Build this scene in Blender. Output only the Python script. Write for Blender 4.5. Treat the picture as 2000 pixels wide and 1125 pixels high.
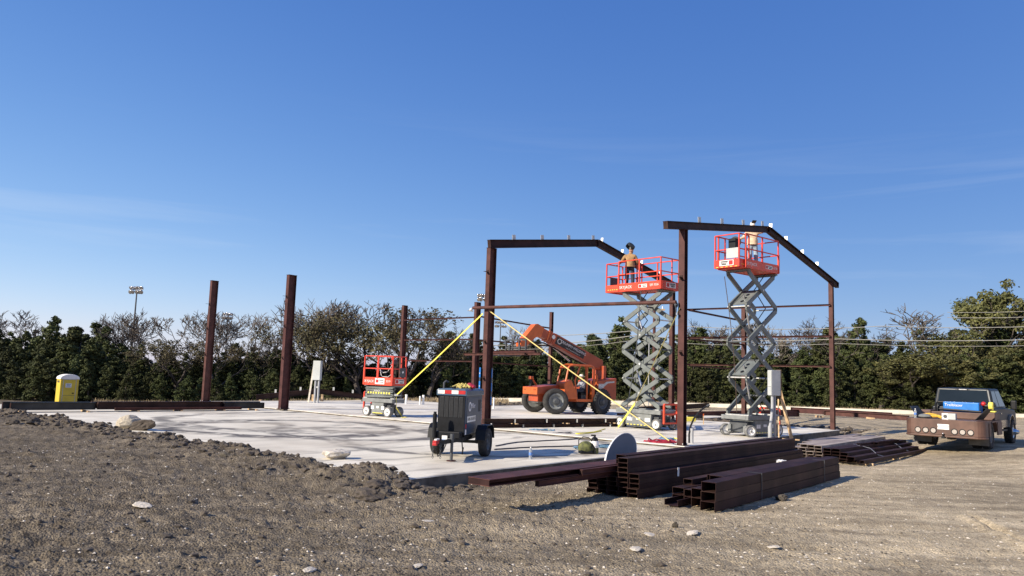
import bpy, bmesh, math, random
import numpy as np
from mathutils import Vector, Matrix, Euler

for o in list(bpy.data.objects):
    bpy.data.objects.remove(o, do_unlink=True)
SC = bpy.context.scene
COL = SC.collection
R = math.radians

# ------------------------------------------------------------------ camera
FPX, IW, IH, HZ, ROLL, EYE = 1500.0, 2000, 1125, 732.0, R(1.9), 1.95
PITCH = math.atan((HZ - IH / 2) * math.cos(ROLL) / FPX)
c_f = Vector((0, math.cos(PITCH), math.sin(PITCH)))
_u0 = Vector((1, 0, 0)).cross(c_f)
c_r = Vector((1, 0, 0)) * math.cos(ROLL) + _u0 * math.sin(ROLL)
c_u = Vector((1, 0, 0)) * -math.sin(ROLL) + _u0 * math.cos(ROLL)
c_p = Vector((0, 0, EYE))
cd = bpy.data.cameras.new('camera')
cd.sensor_width = 36.0
cd.lens = 36.0 * FPX / IW
cd.clip_start, cd.clip_end = 0.1, 5000
cam = bpy.data.objects.new('camera', cd)
COL.objects.link(cam)
cam.matrix_world = Matrix(((c_r.x, c_u.x, -c_f.x, c_p.x), (c_r.y, c_u.y, -c_f.y, c_p.y),
                           (c_r.z, c_u.z, -c_f.z, c_p.z), (0, 0, 0, 1)))
SC.camera = cam

# ------------------------------------------------------------------ sky, sun, exposure
SUN_EL = R(28)
SUN_H = Vector((-0.85, -0.53, 0)).normalized()
s_dir = SUN_H * math.cos(SUN_EL) + Vector((0, 0, math.sin(SUN_EL)))
W = bpy.data.worlds.new('World')
SC.world = W
W.use_nodes = True
nt = W.node_tree
nt.nodes.clear()
sky = nt.nodes.new('ShaderNodeTexSky')
sky.sky_type = 'NISHITA'
sky.sun_disc = False
sky.sun_elevation = SUN_EL
sky.sun_rotation = -math.atan2(SUN_H.x, SUN_H.y)
sky.altitude = 1600
sky.air_density = 1.0
sky.dust_density = 1.5
sky.ozone_density = 2.2
tc = nt.nodes.new('ShaderNodeTexCoord')
mp = nt.nodes.new('ShaderNodeMapping')
mp.inputs['Scale'].default_value = (1.1, 1.1, 17)
mp.inputs['Rotation'].default_value = (0, R(2), 0)
nz = nt.nodes.new('ShaderNodeTexNoise')
nz.inputs['Scale'].default_value = 1.7
nz.inputs['Detail'].default_value = 7
nz.inputs['Roughness'].default_value = 0.55
nz.inputs['Distortion'].default_value = 0.4
rp = nt.nodes.new('ShaderNodeValToRGB')
rp.color_ramp.elements[0].position = 0.56
rp.color_ramp.elements[0].color = (0, 0, 0, 1)
rp.color_ramp.elements[1].position = 0.86
rp.color_ramp.elements[1].color = (0.22, 0.22, 0.22, 1)
mx = nt.nodes.new('ShaderNodeMixRGB')
mx.inputs['Color2'].default_value = (7.5, 8.0, 8.6, 1)
bg = nt.nodes.new('ShaderNodeBackground')
bg.inputs['Strength'].default_value = 0.0755
wo = nt.nodes.new('ShaderNodeOutputWorld')
L = nt.links.new
L(tc.outputs['Generated'], mp.inputs['Vector'])
L(mp.outputs['Vector'], nz.inputs['Vector'])
L(nz.outputs['Fac'], rp.inputs['Fac'])
sz_ = nt.nodes.new('ShaderNodeSeparateXYZ')
L(tc.outputs['Generated'], sz_.inputs[0])
er = nt.nodes.new('ShaderNodeValToRGB')
er.color_ramp.elements[0].position = 0.09
er.color_ramp.elements[0].color = (0.3, 0.3, 0.3, 1)
er.color_ramp.elements[1].position = 0.34
er.color_ramp.elements[1].color = (0, 0, 0, 1)
_e = er.color_ramp.elements.new(0.17)
_e.color = (1, 1, 1, 1)
L(sz_.outputs['Z'], er.inputs['Fac'])
ml = nt.nodes.new('ShaderNodeMixRGB')
ml.blend_type = 'MULTIPLY'
ml.inputs['Fac'].default_value = 1.0
L(rp.outputs['Color'], ml.inputs['Color1'])
L(er.outputs['Color'], ml.inputs['Color2'])
L(ml.outputs['Color'], mx.inputs['Fac'])
# colour response of the photograph's sky: one power law per channel over the whole sky
sp_ = nt.nodes.new('ShaderNodeSeparateColor')
tn = nt.nodes.new('ShaderNodeCombineColor')
L(sky.outputs['Color'], sp_.inputs['Color'])
for ch, ex, kf in (('Red', 1.10, 0.79), ('Green', 0.81, 1.27), ('Blue', 0.46, 3.10)):
    pw = nt.nodes.new('ShaderNodeMath')
    pw.operation = 'POWER'
    pw.inputs[1].default_value = ex
    mk = nt.nodes.new('ShaderNodeMath')
    mk.operation = 'MULTIPLY'
    mk.inputs[1].default_value = kf
    L(sp_.outputs[ch], pw.inputs[0])
    L(pw.outputs[0], mk.inputs[0])
    L(mk.outputs[0], tn.inputs[ch])
L(tn.outputs['Color'], mx.inputs['Color1'])
L(mx.outputs['Color'], bg.inputs['Color'])
L(bg.outputs['Background'], wo.inputs['Surface'])
sl = bpy.data.lights.new('sun', 'SUN')
sl.energy = 5.0
sl.angle = R(0.5)
sl.color = (1.0, 0.89, 0.74)
so = bpy.data.objects.new('sun', sl)
COL.objects.link(so)
so.rotation_euler = (-s_dir).to_track_quat('-Z', 'Y').to_euler()
vs = SC.view_settings
vs.view_transform = 'Standard'
vs.look = 'None'
vs.exposure = 0.60
vs.gamma = 1.0
vs.use_curve_mapping = False

# ------------------------------------------------------------------ helpers
def ray(px, py):
    return c_f + c_r * ((px - IW / 2) / FPX) - c_u * ((py - IH / 2) / FPX)
def on(px, py, z=0.0):
    d = ray(px, py)
    return c_p + d * ((z - EYE) / d.z)
def at(px, py, Y):
    d = ray(px, py)
    return c_p + d * (Y / d.y)

UX, UY = 0.643, 0.766            # building frame: u runs into the picture to the right, v to the near right
GX, GY = 5.28, 23.56
U3 = Vector((UX, UY, 0)); V3 = Vector((UY, -UX, 0))
UANG = math.atan2(UY, UX)
def S(a, b, z=0.0):
    return Vector((GX + UX * a - UY * b, GY + UY * a + UX * b, z))

def tag(o, label=None, cat=None, group=None, kind=None):
    if label: o['label'] = label
    if cat: o['category'] = cat
    if group: o['group'] = group
    if kind: o['kind'] = kind
    return o
def thing(name, label, cat, loc=(0, 0, 0), rotz=0.0, group=None):
    o = bpy.data.objects.new(name, None)
    COL.objects.link(o)
    o.empty_display_size = 0.2
    o.location = loc
    o.rotation_euler = (0, 0, rotz)
    return tag(o, label, cat, group)
def copy_tree(o, parent=None):
    c = o.copy()
    COL.objects.link(c)
    if parent: c.parent = parent
    for ch in o.children: copy_tree(ch, c)
    return c
def inst(me, name, parent=None, loc=(0, 0, 0), rot=(0, 0, 0), scale=(1, 1, 1)):
    o = bpy.data.objects.new(name, me)
    COL.objects.link(o)
    o.location, o.rotation_euler, o.scale = loc, rot, scale
    if parent: o.parent = parent
    return o

ORD = ['first', 'second', 'third', 'fourth', 'fifth', 'sixth', 'seventh', 'eighth', 'ninth', 'tenth', 'eleventh', 'twelfth', 'thirteenth', 'fourteenth', 'fifteenth']
class MB:
    def __init__(s):
        s.v, s.f, s.m, s.cur = [], [], [], 0
    def add(s, vs, fs):
        n = len(s.v)
        s.v += [tuple(x) for x in vs]
        for q in fs:
            s.f.append([i + n for i in q]); s.m.append(s.cur)
        return s
    def mat(s, i):
        s.cur = i; return s
    def box(s, c, z, rot=None):
        c = Vector(c); hx, hy, hz = z[0] / 2, z[1] / 2, z[2] / 2
        M = rot if rot is not None else Matrix.Identity(3)
        vs = [c + M @ Vector((x, y, w)) for x in (-hx, hx) for y in (-hy, hy) for w in (-hz, hz)]
        return s.add(vs, [(0, 1, 3, 2), (4, 6, 7, 5), (0, 4, 5, 1), (2, 3, 7, 6), (0, 2, 6, 4), (1, 5, 7, 3)])
    def bb(s, x0, x1, y0, y1, z0, z1):
        return s.box(((x0 + x1) / 2, (y0 + y1) / 2, (z0 + z1) / 2), (x1 - x0, y1 - y0, z1 - z0))
    def bar(s, p, q, w, h, up=(0, 0, 1)):
        p, q = Vector(p), Vector(q); d = q - p; ln = d.length; d.normalize()
        up = Vector(up)
        if abs(d.dot(up)) > 0.99: up = Vector((1, 0, 0)) if abs(d.x) < 0.9 else Vector((0, 1, 0))
        sd = d.cross(up).normalized(); upn = sd.cross(d).normalized()
        M = Matrix((d, sd, upn)).transposed()
        return s.box((p + q) / 2, (ln, w, h), M)
    def cyl(s, p, q, r, r2=None, n=12, cap=True):
        p, q = Vector(p), Vector(q); r2 = r if r2 is None else r2
        d = (q - p).normalized()
        a = d.orthogonal().normalized(); b = d.cross(a)
        vs = [p + (a * math.cos(2 * math.pi * i / n) + b * math.sin(2 * math.pi * i / n)) * r for i in range(n)]
        vs += [q + (a * math.cos(2 * math.pi * i / n) + b * math.sin(2 * math.pi * i / n)) * r2 for i in range(n)]
        fs = [(i, (i + 1) % n, n + (i + 1) % n, n + i) for i in range(n)]
        if cap: fs += [tuple(range(n - 1, -1, -1)), tuple(range(n, 2 * n))]
        return s.add(vs, fs)
    def tube(s, pts, r, n=8, cap=True):
        pts = [Vector(p) for p in pts]; k = len(pts)
        rs = r if isinstance(r, (list, tuple)) else [r] * k
        vs, fs = [], []; a = None
        for i in range(k):
            d = (pts[min(i + 1, k - 1)] - pts[max(i - 1, 0)]).normalized()
            if a is None: a = d.orthogonal().normalized()
            else:
                a = (a - d * a.dot(d))
                a = a.normalized() if a.length > 1e-6 else d.orthogonal().normalized()
            b = d.cross(a)
            vs += [pts[i] + (a * math.cos(2 * math.pi * j / n) + b * math.sin(2 * math.pi * j / n)) * rs[i] for j in range(n)]
        for i in range(k - 1):
            for j in range(n):
                fs.append((i * n + j, i * n + (j + 1) % n, (i + 1) * n + (j + 1) % n, (i + 1) * n + j))
        if cap: fs += [tuple(range(n - 1, -1, -1)), tuple(range((k - 1) * n, k * n))]
        return s.add(vs, fs)
    def ext(s, poly, vec):
        poly = [Vector(p) for p in poly]; vec = Vector(vec); n = len(poly)
        vs = poly + [p + vec for p in poly]
        fs = [tuple(range(n - 1, -1, -1)), tuple(range(n, 2 * n))] + [(i, (i + 1) % n, n + (i + 1) % n, n + i) for i in range(n)]
        return s.add(vs, fs)
    def lathe(s, prof, c=(0, 0, 0), ax=(0, 0, 1), n=20):
        c = Vector(c); d = Vector(ax).normalized(); a = d.orthogonal().normalized(); b = d.cross(a)
        vs, fs = [], []
        for r, z in prof:
            vs += [c + d * z + (a * math.cos(2 * math.pi * j / n) + b * math.sin(2 * math.pi * j / n)) * r for j in range(n)]
        for i in range(len(prof) - 1):
            for j in range(n):
                fs.append((i * n + j, i * n + (j + 1) % n, (i + 1) * n + (j + 1) % n, (i + 1) * n + j))
        return s.add(vs, fs)
    def ell(s, c, r, nu=14, nv=9, rot=None):
        c = Vector(c); M = rot if rot is not None else Matrix.Identity(3)
        vs, fs = [], []
        for i in range(nv + 1):
            t = math.pi * i / nv
            for j in range(nu):
                p = 2 * math.pi * j / nu
                vs.append(c + M @ Vector((r[0] * math.sin(t) * math.cos(p), r[1] * math.sin(t) * math.sin(p), r[2] * math.cos(t))))
        for i in range(nv):
            for j in range(nu):
                fs.append((i * nu + j, (i + 1) * nu + j, (i + 1) * nu + (j + 1) % nu, i * nu + (j + 1) % nu))
        return s.add(vs, fs)
    def ibeam(s, p, q, d, b, dd, tf=0.012, tw=0.009):
        p, q = Vector(p), Vector(q); D = Vector(dd)
        ax = (q - p).normalized(); D = (D - ax * D.dot(ax)).normalized()
        for sg in (-1, 1):
            o = D * (sg * (d / 2 - tf / 2)); s.bar(p + o, q + o, b, tf, D)
        return s.bar(p, q, tw, d - 2 * tf, D)
    def mesh(s, name, mats, smooth=False):
        me = bpy.data.meshes.new(name)
        me.from_pydata(s.v, [], s.f)
        for mm in (mats if isinstance(mats, (list, tuple)) else [mats]): me.materials.append(mm)
        if any(s.m): me.polygons.foreach_set('material_index', s.m)
        bm = bmesh.new(); bm.from_mesh(me)
        bmesh.ops.recalc_face_normals(bm, faces=bm.faces)
        bm.to_mesh(me); bm.free()
        if smooth:
            me.polygons.foreach_set('use_smooth', [True] * len(me.polygons))
        me.update()
        return me
    def build(s, name, mats, parent=None, loc=(0, 0, 0), rot=(0, 0, 0), smooth=False, bevel=0, seg=2):
        o = inst(s.mesh(name, mats, smooth), name, parent, loc, rot)
        if bevel:
            b = o.modifiers.new('bevel', 'BEVEL'); b.width = bevel; b.segments = seg; b.limit_method = 'ANGLE'
        if smooth:
            try:
                o.data.set_sharp_from_angle(angle=R(40))
            except Exception:
                pass
        return o

# ------------------------------------------------------------------ materials
def mat(name, col, rough=0.6, metal=0.0, var=0.15, scale=6.0, bump=0.0, bscale=40.0, col2=None, spec=0.5, trans=0.0, coat=0.0, detail=4, lo=0.35, hi=0.65, rnd=0.0):
    m = bpy.data.materials.new(name); m.use_nodes = True
    n = m.node_tree; b = n.nodes['Principled BSDF']
    b.inputs['Roughness'].default_value = rough
    b.inputs['Metallic'].default_value = metal
    b.inputs['Specular IOR Level'].default_value = spec
    b.inputs['Transmission Weight'].default_value = trans
    b.inputs['Coat Weight'].default_value = coat
    c2 = col2 if col2 else tuple(max(0, c * (1 - var)) for c in col)
    c1 = col if col2 else tuple(min(1, c * (1 + var)) for c in col)
    t = n.nodes.new('ShaderNodeTexCoord')
    z = n.nodes.new('ShaderNodeTexNoise'); z.inputs['Scale'].default_value = scale; z.inputs['Detail'].default_value = detail
    n.links.new(t.outputs['Object'], z.inputs['Vector'])
    rm = n.nodes.new('ShaderNodeValToRGB')
    rm.color_ramp.elements[0].position = lo; rm.color_ramp.elements[1].position = hi
    rm.color_ramp.elements[0].color = (*c2, 1); rm.color_ramp.elements[1].color = (*c1, 1)
    n.links.new(z.outputs['Fac'], rm.inputs['Fac'])
    last = rm.outputs['Color']
    if rnd:
        oi = n.nodes.new('ShaderNodeObjectInfo'); hs = n.nodes.new('ShaderNodeHueSaturation')
        mr = n.nodes.new('ShaderNodeMapRange'); mr.inputs['To Min'].default_value = 1 - rnd; mr.inputs['To Max'].default_value = 1 + rnd
        mh = n.nodes.new('ShaderNodeMapRange'); mh.inputs['To Min'].default_value = 0.5 - rnd * 0.06; mh.inputs['To Max'].default_value = 0.5 + rnd * 0.06
        n.links.new(oi.outputs['Random'], mr.inputs['Value']); n.links.new(mr.outputs['Result'], hs.inputs['Value'])
        n.links.new(oi.outputs['Random'], mh.inputs['Value']); n.links.new(mh.outputs['Result'], hs.inputs['Hue'])
        n.links.new(last, hs.inputs['Color']); last = hs.outputs['Color']
    n.links.new(last, b.inputs['Base Color'])
    if bump:
        z2 = n.nodes.new('ShaderNodeTexNoise'); z2.inputs['Scale'].default_value = bscale; z2.inputs['Detail'].default_value = 5
        n.links.new(t.outputs['Object'], z2.inputs['Vector'])
        bp = n.nodes.new('ShaderNodeBump'); bp.inputs['Strength'].default_value = bump; bp.inputs['Distance'].default_value = 0.02
        n.links.new(z2.outputs['Fac'], bp.inputs['Height']); n.links.new(bp.outputs['Normal'], b.inputs['Normal'])
    return m

M = {}
M['steel'] = mat('primer_steel', (0.070, 0.028, 0.0245), 0.6, 0.0, 0.3, 2.5, 0.15, 30, rnd=0.15, spec=0.2)
M['steel_dark'] = mat('primer_steel_dark', (0.037, 0.0185, 0.0155), 0.6, 0.0, 0.35, 2.0, 0.15, 30, rnd=0.25, spec=0.15)
M['steel_grey'] = mat('bare_dark_steel', (0.033, 0.034, 0.034), 0.55, 0.0, 0.35, 2.0, 0.1, 30, spec=0.2)
M['steel_dusty'] = mat('dusty_primer', (0.33, 0.27, 0.23), 0.6, 0.0, 0.3, 2.5, 0.15, 30, rnd=0.2)
M['edge'] = mat('soiled_concrete', (0.17, 0.15, 0.12), 0.95, 0, 0, 3.0, 0.5, 25, col2=(0.07, 0.06, 0.047))
M['galv'] = mat('galvanised', (0.50, 0.50, 0.47), 0.45, 0.35, 0.2, 12)
M['red'] = mat('lift_red', (0.62, 0.055, 0.025), 0.42, 0, 0.12, 5, rnd=0.05)
M['grey'] = mat('machine_grey', (0.175, 0.185, 0.18), 0.5, 0, 0.15, 5)
M['lgrey'] = mat('arm_grey', (0.135, 0.15, 0.142), 0.5, 0, 0.14, 4)
M['dgrey'] = mat('dark_grey', (0.06, 0.065, 0.07), 0.5, 0, 0.2, 6)
M['black'] = mat('black_paint', (0.007, 0.0075, 0.009), 0.45, 0, 0.4, 6, spec=0.3)
M['rubber'] = mat('rubber', (0.028, 0.027, 0.026), 0.85, 0, 0.35, 9, 0.3, 40)
M['greyrub'] = mat('non_marking_rubber', (0.16, 0.16, 0.155), 0.8, 0, 0.25, 9)
M['white'] = mat('white_paint', (0.72, 0.71, 0.68), 0.5, 0, 0.1, 8)
M['orange'] = mat('handler_orange', (0.52, 0.108, 0.022), 0.45, 0, 0.15, 3)
M['orangered'] = mat('boom_red_orange', (0.34, 0.062, 0.022), 0.45, 0, 0.18, 2)
M['yellow'] = mat('strap_yellow', (0.75, 0.66, 0.10), 0.7, 0, 0.15, 10)
M['hivis'] = mat('toilet_yellow', (0.60, 0.44, 0.04), 0.5, 0, 0.08, 2)
M['cream'] = mat('cream_plastic', (0.80, 0.78, 0.70), 0.5, 0, 0.06, 3)
M['blue'] = mat('generator_blue', (0.024, 0.052, 0.10), 0.4, 0, 0.15, 3)
M['bblue'] = mat('bright_blue', (0.012, 0.16, 0.50), 0.4, 0, 0.1, 4)
M['rope_blue'] = mat('cable_blue', (0.10, 0.20, 0.30), 0.6, 0, 0.3, 20)
M['cable'] = mat('cable_dark', (0.03, 0.03, 0.045), 0.6, 0, 0.3, 20)
M['redcable'] = mat('cable_red', (0.30, 0.015, 0.035), 0.6, 0, 0.3, 20)
M['wood'] = mat('lumber', (0.52, 0.36, 0.20), 0.75, 0, 0.25, 5)
M['pvc'] = mat('pvc_white', (0.75, 0.75, 0.72), 0.45, 0, 0.06, 5)
M['conduit'] = mat('pvc_grey', (0.33, 0.34, 0.35), 0.5, 0, 0.1, 5)
M['panel'] = mat('panel_grey', (0.42, 0.44, 0.43), 0.5, 0.1, 0.08, 4)
M['brown'] = mat('rusted_bed', (0.105, 0.056, 0.040), 0.55, 0.1, 0.25, 2.5, 0.1, 40)
M['carblack'] = mat('truck_black', (0.010, 0.013, 0.018), 0.45, 0, 0.2, 2, spec=0.35)
M['tan'] = mat('flare_and_reflection_tan', (0.32, 0.26, 0.18), 0.25, 0.2, 0.1, 2, coat=0.5)  # fender flares, and the tan reflection painted on the lower doors
M['glass'] = mat('dark_glass', (0.012, 0.017, 0.022), 0.08, 0, 0.1, 2, spec=0.4)
M['chrome'] = mat('chrome', (0.62, 0.62, 0.62), 0.2, 0.9, 0.08, 5)
M['lens'] = mat('lamp_lens', (0.40, 0.36, 0.32), 0.3, 0, 0.1, 30)
M['tailred'] = mat('tape_red', (0.45, 0.02, 0.02), 0.4, 0, 0.1, 10)
M['clearpl'] = mat('clear_plastic', (0.75, 0.80, 0.85), 0.08, 0, 0.03, 4, trans=0.75)
M['flap'] = mat('mud_flap', (0.13, 0.125, 0.11), 0.8, 0, 0.2, 4)
M['table'] = mat('grey_disc', (0.10, 0.105, 0.125), 0.55, 0, 0.1, 3)
M['skin'] = mat('skin', (0.42, 0.23, 0.15), 0.6, 0, 0.08, 12)
M['shirt_tan'] = mat('shirt_ochre', (0.33, 0.20, 0.09), 0.85, 0, 0.2, 6, 0.4, 14)
M['shirt_khaki'] = mat('shirt_khaki', (0.62, 0.48, 0.33), 0.85, 0, 0.18, 6, 0.4, 14)
M['shirt_grey'] = mat('shirt_grey', (0.30, 0.31, 0.34), 0.85, 0, 0.15, 6)
M['jeans_dark'] = mat('jeans_dark', (0.025, 0.035, 0.055), 0.85, 0, 0.35, 5)
M['jeans_light'] = mat('jeans_light', (0.24, 0.31, 0.38), 0.85, 0, 0.4, 6)
M['boot'] = mat('boot_brown', (0.07, 0.045, 0.03), 0.7, 0, 0.2, 6)
M['hood'] = mat('hood_dark', (0.022, 0.026, 0.026), 0.45, 0, 0.2, 6)
M['stone'] = mat('limestone', (0.42, 0.37, 0.28), 0.9, 0, 0.25, 5, 0.6, 18)
M['stone_pale'] = mat('pale_rock', (0.55, 0.50, 0.42), 0.9, 0, 0.2, 5, 0.6, 18)
M['clod'] = mat('clod', (0.088, 0.072, 0.055), 0.95, 0, 0.3, 6, 0.9, 20, rnd=0.25)
M['bark'] = mat('bark_grey', (0.075, 0.062, 0.052), 0.9, 0, 0.3, 3, rnd=0.2)
M['bark_pale'] = mat('bark_pale', (0.125, 0.105, 0.086), 0.9, 0, 0.3, 3, rnd=0.2)
M['cedar'] = mat('cedar_leaf', (0.078, 0.088, 0.028), 0.75, 0, 0, 1.1, col2=(0.030, 0.040, 0.014), rnd=0.28, spec=0.25)
M['oak'] = mat('oak_leaf', (0.125, 0.118, 0.042), 0.7, 0, 0, 0.9, col2=(0.060, 0.066, 0.024), rnd=0.2, spec=0.25)
M['brush'] = mat('brush_leaf', (0.115, 0.095, 0.050), 0.8, 0, 0, 1.0, col2=(0.065, 0.062, 0.030), rnd=0.25, spec=0.2)
M['drygrass'] = mat('dry_grass', (0.40, 0.31, 0.18), 0.9, 0, 0, 0.5, col2=(0.22, 0.17, 0.10))
M['kerb'] = mat('kerb_concrete', (0.78, 0.72, 0.58), 0.9, 0, 0.1, 1.5)
M['wire'] = mat('wire_bright', (0.50, 0.48, 0.40), 0.5, 0.3, 0.05, 5)
M['bag_green'] = mat('bag_green', (0.16, 0.17, 0.05), 0.8, 0, 0, 9, col2=(0.03, 0.035, 0.02))
M['sign'] = mat('sign_black', (0.012, 0.012, 0.013), 0.5, 0, 0.1, 4)
M['mesh_grey'] = mat('grille_grey', (0.016, 0.017, 0.019), 0.6, 0, 0.2, 20, spec=0.3)

def text(parent, s, size, m, origin, xdir, ydir, align='CENTER', name='lettering', depth=0.0015):
    cu = bpy.data.curves.new('t', 'FONT'); cu.body = s; cu.size = size; cu.align_x = align; cu.align_y = 'CENTER'
    cu.extrude = depth
    cu.resolution_u = 2
    ob = bpy.data.objects.new('t', cu); COL.objects.link(ob)
    dg = bpy.context.evaluated_depsgraph_get()
    me = bpy.data.meshes.new_from_object(ob.evaluated_get(dg))
    bpy.data.objects.remove(ob, do_unlink=True)
    me.materials.clear(); me.materials.append(m)
    o = bpy.data.objects.new(name, me); COL.objects.link(o)
    x = Vector(xdir).normalized(); y = Vector(ydir).normalized(); z = x.cross(y)
    o.matrix_local = Matrix(((x.x, y.x, z.x, origin[0]), (x.y, y.y, z.y, origin[1]), (x.z, y.z, z.z, origin[2]), (0, 0, 0, 1)))
    if parent: o.parent = parent
    return o
# ------------------------------------------------------------------ ground
rng = np.random.default_rng(7)
random.seed(7)
_T = rng.random((256, 256))
def vnoise(x, y):
    xi = np.floor(x).astype(int); yi = np.floor(y).astype(int); fx = x - xi; fy = y - yi
    fx = fx * fx * (3 - 2 * fx); fy = fy * fy * (3 - 2 * fy)
    g = lambda i, j: _T[i & 255, j & 255]
    return (g(xi, yi) * (1 - fx) + g(xi + 1, yi) * fx) * (1 - fy) + (g(xi, yi + 1) * (1 - fx) + g(xi + 1, yi + 1) * fx) * fy
def fbm(x, y, o=4):
    s = 0; a = 0.5; t = 0
    for k in range(o):
        s = s + a * vnoise(x * 2 ** k + 17 * k, y * 2 ** k + 31 * k); t += a; a *= 0.5
    return s / t - 0.5
def ss(a, b, x):
    t = np.clip((x - a) / (b - a), 0, 1); return t * t * (3 - 2 * t)
def ab(x, y):
    return (x - GX) * UX + (y - GY) * UY, -((x - GX) * UY - (y - GY) * UX)
A0, B1 = -11.28, 28.0            # left and back limits of the porch slab
def zg(x, y, micro=True):
    x = np.asarray(x, float); y = np.asarray(y, float)
    a, b = ab(x, y); r = np.hypot(x, y)
    z = -0.27 + 0.45 * np.exp(-(r / 7.0) ** 2)
    z = z + 0.33 * ss(12.0, 17.5, x) * ss(12, 22, y) * (1 - ss(40, 60, y))
    d = A0 - a
    z = z + 0.14 * ss(2, -8, x) * (1 - ss(30, 45, y))
    if micro:
        lump = 0.5 + 1.1 * fbm(x * 0.9, y * 0.9, 3)
    else:
        lump = 0.5
    z = z + np.where(d > -0.25, np.exp(-(np.maximum(d, 0) / 1.3) ** 2), 0) * ss(-2.2, 1.5, b) * 0.26 * lump * (1 - ss(26, 30, b))
    # heap of clods at the near corner of the slab
    cx, cy = S(A0, -0.13).xy
    z = z + 0.10 * np.exp(-(((x - cx + 0.9) / 0.9) ** 2 + ((y - cy + 0.1) / 0.7) ** 2)) * lump * 1.6
    z = z - 0.13 * np.exp(-((b + 0.3) / 0.7) ** 2) * ss(A0 - .4, A0 + .4, a)
    z = z - 1.0 * ss(29.0, 46.0, b)
    if micro:
        sx, sy = x * 0.95 + y * 0.3, -x * 0.3 + y * 0.95
        near = 1 - ss(60, 140, r)
        rough = 0.55 + 0.75 * ss(3.0, -5.0, x) + 0.5 * np.exp(-(d / 2.5) ** 2)
        rdg = np.clip(1 - 5.0 * np.abs(fbm(sx * 0.55 + 9, sy * 2.0 + 4, 3)), 0, 1) ** 2 * np.clip(.5 + 2.5 * fbm(x * .3 + 5, y * .3, 2), 0, 1)
        z = z + near * 0.075 * ss(4.0, -2.0, x) * rdg
        z = z + near * rough * (0.11 * fbm(sx * 0.32, sy * 0.9, 4) + 0.05 * fbm(x * 2.3, y * 2.3, 3) + 0.036 * fbm(x * 8, y * 8, 3) + 0.03 * fbm(x * 22, y * 22, 2) + 0.055 * ss(6.0, -3.0, x) * fbm(sx * 4.0, sy * 15.0, 3))
    l0 = on(1890, 1000, -.25); l1 = on(2050, 1078, -.25); dv = (l1 - l0).normalized()
    al = (x - l0.x) * dv.x + (y - l0.y) * dv.y; pe_ = (x - l0.x) * dv.y - (y - l0.y) * dv.x
    z = z - 0.10 * np.exp(-(pe_ / .09) ** 2) * ss(0, .6, al) * (1 - ss(3, 4, al)) + .05 * np.exp(-((pe_ - .2) / .1) ** 2) * ss(0, .6, al) * (1 - ss(3, 4, al))
    for off in (0.0, 1.75):
        w_ = (y - 10.2 - off - .10 * (x - 4) - .4 * np.sin(x * .3)); z = z - 0.035 * np.exp(-(w_ / .22) ** 2) * ss(1.5, 5, x) * (r < 40)
    inside = ((a > A0 + 0.12) & (a < 0) & (b > 0.05) & (b < B1 - .3)) | ((a > -0.3) & (a < 14.3) & (b > 0) & (b < B1)) | ((a > 14) & (a < 20.2) & (b > 7.9) & (b < 20.4))
    return np.where(inside, np.minimum(z, -0.33), z)
def zgf(x, y): return float(zg(np.array([x]), np.array([y]))[0])

fa = np.linspace(R(38), R(142), 780)
oa = np.linspace(R(142), R(398), 90)[1:-1]
ang = np.concatenate([fa, oa])
rad = np.concatenate([[0.05, 0.8, 1.6, 2.4, 3.2, 4.0], np.geomspace(4.6, 32, 330), np.geomspace(32.6, 90, 80), np.geomspace(95, 3000, 22)])
AA, RR = np.meshgrid(ang, rad)
X = RR * np.cos(AA); Y = RR * np.sin(AA)
Z = zg(X, Y)
nr, na = X.shape
me = bpy.data.meshes.new('ground')
co = np.stack([X, Y, Z], -1).reshape(-1, 3)
i, j = np.meshgrid(np.arange(nr - 1), np.arange(na), indexing='ij')
j2 = (j + 1) % na
quads = np.stack([i * na + j, (i + 1) * na + j, (i + 1) * na + j2, i * na + j2], -1).reshape(-1, 4)
me.vertices.add(len(co)); me.vertices.foreach_set('co', co.ravel())
me.loops.add(quads.size); me.loops.foreach_set('vertex_index', quads.ravel().astype(np.int32))
me.polygons.add(len(quads)); me.polygons.foreach_set('loop_start', np.arange(0, quads.size, 4, dtype=np.int32))
me.polygons.foreach_set('loop_total', np.full(len(quads), 4, np.int32))
me.polygons.foreach_set('use_smooth', np.ones(len(quads), bool))
me.update(calc_edges=True); me.validate()

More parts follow.
